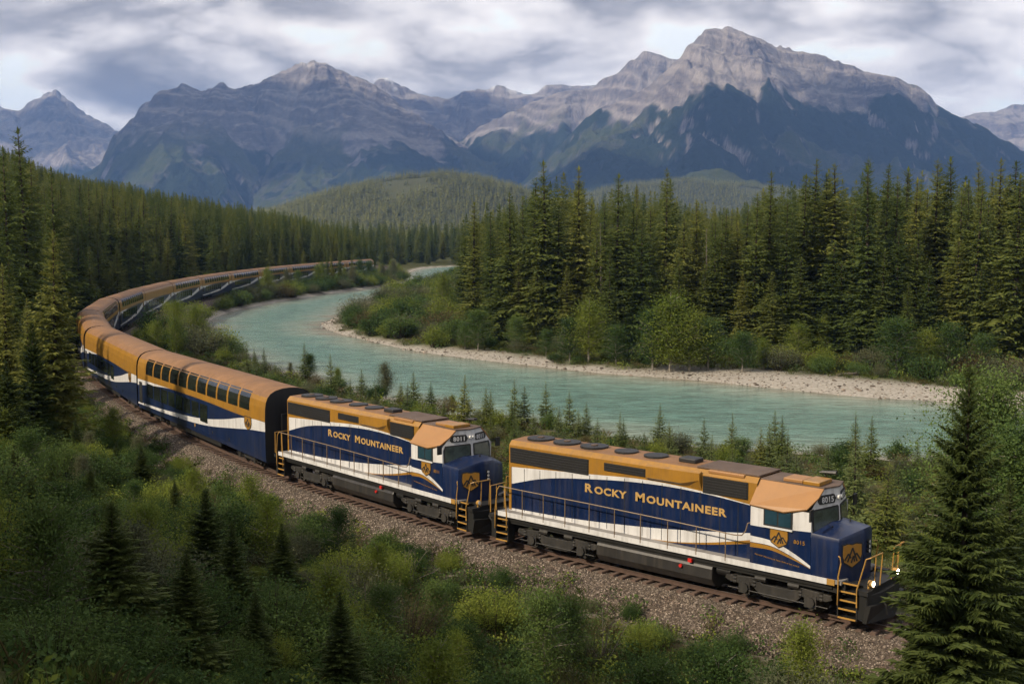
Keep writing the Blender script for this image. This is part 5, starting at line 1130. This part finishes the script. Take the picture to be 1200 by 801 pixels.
spruce_px(1040, 540, 58, YOUNG[1], 6, 'dark spruce beside the big foreground conifer, beyond the leading locomotive', None, 1.3)
for x, top, Y in [(362, 414, 126), (205, 372, 150), (183, 376, 150), (160, 385, 140)]:
    bush_px(x, top, Y, BROAD[0] if x != 362 else BROAD[1], 'rounded leafy tree on the bank above the locomotive roofs' if x == 362 else 'bright green aspen beside the coaches on the inside of the curve', None if x == 362 else 'bright aspens inside the curve', 1.1, 'broadleaf_tree', 'tree', BRO)
for x, top, Y in [(340, 424, 130), (395, 430, 122), (452, 424, 112), (530, 462, 104), (548, 470, 100), (310, 428, 136)]:
    bush_px(x, top, Y, BROAD[0 if x % 4 else 2], 'thin pale birch sapling on the bank between the train and the river', 'pale saplings between the train and the river', 1.1, 'birch_sapling', 'sapling', BRO)
# shrub belt along the inside of the curve up to the train's tail
THICK = []
def shrubs(P, Z, S, H, T, kits, W, labs, grps, keep, name='shrub'):
    size = H*W/np.maximum(P[:, 1], 5); order = np.argsort(-size)
    for r_, i in enumerate(order):
        t_ = T[i]; k_ = [int(rng.integers(3)), 4, 3, 5][t_]
        if r_ < keep: plant(name, kits[k_], BUS, (P[i, 0], P[i, 1], Z[i]-.05), (H[i]*W[i], H[i]*W[i], H[i]), rng.uniform(0, 6.28), labs(t_, i), 'shrub', grps(t_, i))
        else: THICK.append((P[i, 0], P[i, 1], Z[i]-.05, H[i]*W[i], H[i], k_, kits is NBUSH))
KN = ['leafy green', 'bright yellow-green', 'grey-green willow', 'russet-brown']
def ok_in(X, Y):
    _, d, s, rs, rt, gr, _b = ground_full(X, Y); px = 600+FPX*X/Y
    return (d < -5.2) & (rs > 1.2) & (rt < .5) & (px > 100) & (px < 1300) & (d > -60)
pi_ = fill(300, (-80, 75), (50, 430), ok_in, 2.7, 30000); _, di, si, ri, *_r = ground_full(pi_[:, 0], pi_[:, 1]); zi = gz(pi_[:, 0], pi_[:, 1])
n = len(pi_); far_ = pi_[:, 1] > 150
H_ = np.where(far_, rng.uniform(2.0, 4.2, n), rng.uniform(.6, 1.7, n)); T_ = np.where(far_, rng.choice(4, n, p=[.42, .28, .26, .04]), rng.choice(4, n, p=[.28, .26, .32, .14]))
shrubs(pi_, zi, si, H_, T_, BUSH, rng.uniform(.95, 1.35, n), lambda t, i: f'{KN[t]} shrub inside the curve between the {veh(si[i])} and the river', lambda t, i: f'{KN[t]} shrubs inside the curve by the {veh(si[i])}', 100)
def ok_in2(X, Y):
    _, d, s, rs, rt, gr, _b = ground_full(X, Y); return (d < -6) & (d > -26) & (rs > 3) & (rt < .5)
pt = fill(22, (-70, -20), (160, 420), ok_in2, 7, 8000)
for x, y in pt:
    k = int(rng.integers(4)); H = rng.uniform(4, 7.5); z = float(gz(x, y)[0])
    plant('broadleaf_tree', BROAD[k], BRO, (x, y, z-.1), (H, H, H), rng.uniform(0, 6.28), 'mid-sized leafy tree in the shrub belt between the far coaches and the river', 'tree', 'leafy trees in the shrub belt inside the curve')
for x, top, Y in [(383, 285, 330), (389, 290, 335), (398, 288, 345), (412, 292, 360)]:
    spruce_px(x, top, Y, TALL, 25, 'slender spruce standing before the last coaches of the train', 'slender spruces before the last coaches', .75)
# far bank: shrubs and pale trees in front of the forest, gravel-bar plants
FB = [(690, 352, 424, 0, 1.5), (668, 372, 424, 1, 1.4), (785, 345, 436, 0, 1.5), (765, 362, 434, 1, 1.3), (808, 362, 436, 3, 1.5), (830, 372, 434, 1, 1.4), (722, 380, 428, 1, 1.3), (935, 378, 424, 3, 1.5), (966, 368, 420, 0, .8), (870, 388, 436, 1, 1.5), (895, 395, 432, 3, 1.2), (560, 362, 412, 1, 1.4), (545, 375, 410, 1, 1.4), (518, 320, 372, 0, 1.0), (1050, 372, 440, 1, 1.5), (1085, 385, 440, 3, 1.5), (1110, 378, 440, 1, 1.4), (1150, 390, 440, 1, 1.4), (605, 370, 412, 1, 1.3), (640, 385, 418, 1, 1.3)]
for x, top, base, k, w in FB:
    X, Y, z = ground_at(x, base); H = max(at_y(x, top, Y)[2]-z, 1.5)
    plant('broadleaf_tree', BROAD[k], BRO, (X, Y, z-.1), (H*w, H*w, H), rng.uniform(0, 6.28), 'bright leafy tree in front of the dark spruces on the far bank', 'tree', 'leafy trees on the far bank')
def ok_far(X, Y):
    _, d, s, rs, rt, gr, _b = ground_full(X, Y); px = 600+FPX*X/Y
    return (rt > .5) & (rs > 1.6) & (rs < 27) & (gr < .6) & (d < -10) & (px > 380) & (px < 1290)
pf = fill(330, (-50, 110), (115, 420), ok_far, 2.5, 30000); zf = gz(pf[:, 0], pf[:, 1]); _, _d, _s, rf, *_r = ground_full(pf[:, 0], pf[:, 1])
n = len(pf); pxf = 600+FPX*pf[:, 0]/pf[:, 1]; isl = pxf < 540
H_ = np.where(isl, rng.uniform(2.2, 4.6, n), rng.uniform(.9, 3.2, n)*np.where(rf < 9, .6, 1)); T_ = np.where(isl, rng.choice(4, n, p=[.5, .2, .25, .05]), rng.choice(4, n, p=[.38, .16, .3, .16]))
fbw = lambda i: 'on the shrubby point of the far bank' if isl[i] else 'on the far bank beside the narrow gravel strip' if pxf[i] < 880 else 'on the far bank beside the wide gravel bar'
shrubs(pf, zf, None, H_, T_, BUSH, rng.uniform(1, 1.5, n), lambda t, i: f'{KN[t]} bush {fbw(i)}', lambda t, i: f'{KN[t]} bushes {fbw(i)}', 80)
# ------------------------------------------------------------------ slope below the viewpoint
spruce_px(1134, 428, 30, NEAR[0], 10, 'large dark conifer in the foreground beside the nose of the leading locomotive', None, 1.15)
spruce_px(1082, 690, 31, NEAR[1], 10, 'low bushy conifer at the foot of the large foreground conifer', None, 1.2)
bush_px(1165, 438, 52, NBROAD[0], 'broad leafy tree behind the large foreground conifer', None, 1.1, 'broadleaf_tree', 'tree', BRO)
bush_px(1215, 500, 44, NBROAD[1], 'leafy tree partly cut off behind the large foreground conifer', None, 1.4, 'broadleaf_tree', 'tree', BRO)
spruce_px(1190, 560, 33, NEAR[0], 10, 'dark conifer right behind the large foreground conifer', None, 1.2)
for x, top, Y, w in [(36, 376, 74, 1.0), (8, 420, 66, 1.2)]: spruce_px(x, top, Y, NEAR, 10, 'dark full-skirted spruce on the slope beside the railway bend', 'dark spruces on the slope beside the bend', w)
for x, top, Y, w in [(128, 585, 24, 1.7), (240, 570, 37, 1.5), (272, 610, 32, 1.5), (215, 640, 25, 1.6), (35, 560, 30, 1.6), (400, 690, 27, 1.4), (60, 550, 44, 1.6), (205, 560, 54, 1.4), (165, 520, 66, 1.4), (20, 640, 28, 1.7), (330, 610, 44, 1.3), (88, 490, 72, 1.2), (135, 515, 68, 1.1), (15, 520, 52, 1.5), (90, 640, 32, 1.5), (180, 660, 30, 1.5), (105, 545, 58, 1.3), (45, 600, 38, 1.5), (300, 690, 28, 1.4)]: spruce_px(x, top, Y, NEAR, 10, 'small spruce among the shrubs on the slope below the coaches', 'small spruces among the foreground shrubs', w)
spruce_px(412, 597, 54.5, YOUNG[2], 6, 'tiny seedling spruce at the edge of the ballast below the second locomotive', None, .8)
def ok_near(X, Y):
    _, d, s, rs, rt, gr, _b = ground_full(X, Y); px = 600+FPX*X/Y
    return (d > 3.3) & (px > -40) & (px < 1240) & (s < 150) & (Y > 17)
pn = fill(400, (-62, 32), (13, 125), ok_near, 1.45, 40000); zn, dn, *_r = ground_full(pn[:, 0], pn[:, 1])
_, _d, sn_, *_r = ground_full(pn[:, 0], pn[:, 1]); n = len(pn)
H_ = np.where(dn < 6, rng.uniform(.5, 1.15, n), (.55+1.9*rng.random(n)**2.2)*np.where(pn[:, 0] < -4, 1.1, .85)); H_ = np.minimum(H_, .6+.16*dn); T_ = rng.choice(4, n, p=[.60, .20, .10, .10])
shrubs(pn, zn, sn_, H_, T_, NBUSH, rng.uniform(.9, 1.4, n), lambda t, i: f'{KN[t]} shrub on the slope in front of the {veh(sn_[i])}', lambda t, i: f'{KN[t]} shrubs in front of the {veh(sn_[i])}', 115)
th = np.array(THICK); th_k = th[:, 5].astype(int)+6*th[:, 6].astype(int)
scatter('shrub_thicket', th[:, :3], rng.uniform(0, 6.28, len(th)), th[:, [3, 3, 4]], [k[0] for k in BUSH+NBUSH], th_k)
pa = fill(46, (-34, 26), (19, 80), ok_near, 2.6, 6000); za, da, sa, *_r = ground_full(pa[:, 0], pa[:, 1])
for (x, y), z, d_, s__ in zip(pa, za, da, sa):
    if d_ < 6: continue
    k = int(rng.integers(4)); H = rng.uniform(1.6, 3.4); plant('aspen_sapling', BROAD[k], BRO, (x, y, z-.05), (H*1.15, H*1.15, H), rng.uniform(0, 6.28), f'slim leafy sapling rising from the shrubs in front of the {veh(s__)}', 'sapling', f'saplings in front of the {veh(s__)}')
# bare grey twigs
def twig_mesh(seed):
    g = np.random.default_rng(seed); b = MB()
    for i in range(9):
        a = g.uniform(0, 6.28); p = Vector((g.normal(0, .06), g.normal(0, .06), 0)); d = Vector((math.cos(a)*.35, math.sin(a)*.35, 1)).normalized(); pts = [p]
        for k in range(5): d = (d+Vector(g.normal(0, .18, 3))).normalized(); pts.append(pts[-1]+d*.24)
        b.tube(pts, list(np.linspace(.012, .003, 6)), 4)
        for k in (2, 3, 4): e = (d+Vector(g.normal(0, .6, 3))).normalized(); b.tube([pts[k], pts[k]+e*.25], [.005, .002], 3)
    return b.mesh('twigs', [M_['dead']])
tw = [twig_mesh(i) for i in range(3)]
for i, (px, py) in enumerate([(392, 690), (545, 700), (430, 742), (310, 640), (240, 655), (600, 735), (480, 665), (195, 700), (705, 760), (340, 765)][::2]):
    X, Y, z = ground_at(px, py+22); o = link('dead_shrub', tw[i % 3]); o.location = (X, Y, z-.05); s_ = rng.uniform(1.2, 2.0); o.scale = (s_,)*3; o.rotation_euler = (0, 0, rng.uniform(0, 6)); tag(o, 'bare grey dead shrub among the green shrubs on the near slope', 'dead shrub', 'dead shrubs on the near slope')
# driftwood log on the gravel bar
X, Y, z = ground_at(1000, 440); b = MB(); b.tube([(-2.2, 0, .14), (-.6, .1, .2), (1.0, 0, .2), (2.4, -.2, .12)], [.16, .15, .12, .07], 8); b.tube([(.4, .05, .2), (.9, .5, .6)], [.05, .02], 5)
lg = b.build('driftwood_log', 'dead', None, smooth=True); lg.location = (X, Y, z); lg.rotation_euler = (0, 0, .4); tag(lg, 'bleached driftwood log lying on the gravel bar across the river', 'log')
# ------------------------------------------------------------------ uncountable ground cover and stones
GR = [grass_mesh(i, 30, .42) for i in range(3)]+[grass_mesh(9, 22, .55, 'leaf_brown', .009)]; HB = [herb_mesh(20+i, 70, .5, m, .10) for i, m in enumerate(('leaf', 'leaf', 'leaf_bright', 'leaf_grey'))]
def cover(name, n, xr, yr, ok, smin, smax, kits, p, far_scale=True):
    X = rng.uniform(*xr, n); Y = rng.uniform(*yr, n); z, d, s, rs, rt, gr, bl = ground_full(X, Y); k = ok(X, Y, d, s, rs, rt, gr, bl); z = np.where((np.abs(d) < 3.6), np.maximum(z, np.interp(np.abs(d), [1.75, 2.45, 3.0, 3.6], [-.27, -.66, -.95, -1.2])), z); X, Y, z = X[k], Y[k], z[k]
    sc_ = rng.uniform(smin, smax, len(X))*(1+np.clip(Y-60, 0, 400)/260 if far_scale else 1)
    return scatter(name, np.stack([X, Y, z-.02], 1), rng.uniform(0, 6.28, len(X)), sc_, kits, rng.choice(len(kits), len(X), p=p))
infr = lambda X, Y: (np.abs(X) < .47*Y+4)
cover('ground_cover', 60000, (-70, 40), (12, 150), lambda X, Y, d, s, rs, rt, gr, bl: (d > 2.35) & infr(X, Y) & (rng.random(len(X)) < np.where(d < 2.8, .35, .8)), .7, 1.5, GR+HB, [.16, .16, .12, .06, .2, .17, .1, .03])
cover('bank_grass', 60000, (-85, 90), (48, 430), lambda X, Y, d, s, rs, rt, gr, bl: (d < -3.7) & (rs > .6) & infr(X, Y) & (gr < .6) & (rs < 45), .9, 1.8, GR+HB, [.2, .2, .15, .17, .08, .08, .06, .06])
cover('forest_floor_plants', 26000, (-110, 100), (70, 300), lambda X, Y, d, s, rs, rt, gr, bl: infr(X, Y) & ((d > 5) | ((rt > .5) & (rs > 14))) & (Y > 100), 1.4, 2.8, GR+HB, [.1, .1, .1, .1, .2, .2, .1, .1])
ST = [stone_mesh(i) for i in range(4)]
n = 90000; ss = -8+118*rng.random(n)**1.25; dd = rng.uniform(1.0, 3.5, n); dd = np.where(rng.random(n) < .12, -dd, dd)
pz = np.interp(np.abs(dd), [0, .6, 1.75, 2.45, 3.0, 3.6], [-.3, -.3, -.27, -.66, -.95, -1.1]); tx, ty, tth = tk(ss)
scatter('ballast_stones', np.stack([tx+np.sin(tth)*dd-trk.location.x, ty-np.cos(tth)*dd-trk.location.y, pz+1.1], 1), rng.uniform(0, 6.28, n), rng.uniform(.05, .11, n), ST, rng.integers(0, 4, n), trk, rng.uniform(-.8, .8, (n, 2)))
n = 60000; X = rng.uniform(-50, 80, n); Y = rng.uniform(110, 320, n); z, d, s, rs, rt, gr, bl = ground_full(X, Y); k = (rt > .5) & (gr > .5) & (rs > -.4) & (d < -10) & infr(X, Y)
X, Y, z = X[k], Y[k], z[k]; scatter('shore_stones', np.stack([X, Y, z], 1), rng.uniform(0, 6.28, len(X)), rng.uniform(.08, .30, len(X))*np.where(rng.random(len(X)) < .06, 2.2, 1), ST, rng.integers(0, 4, len(X)))
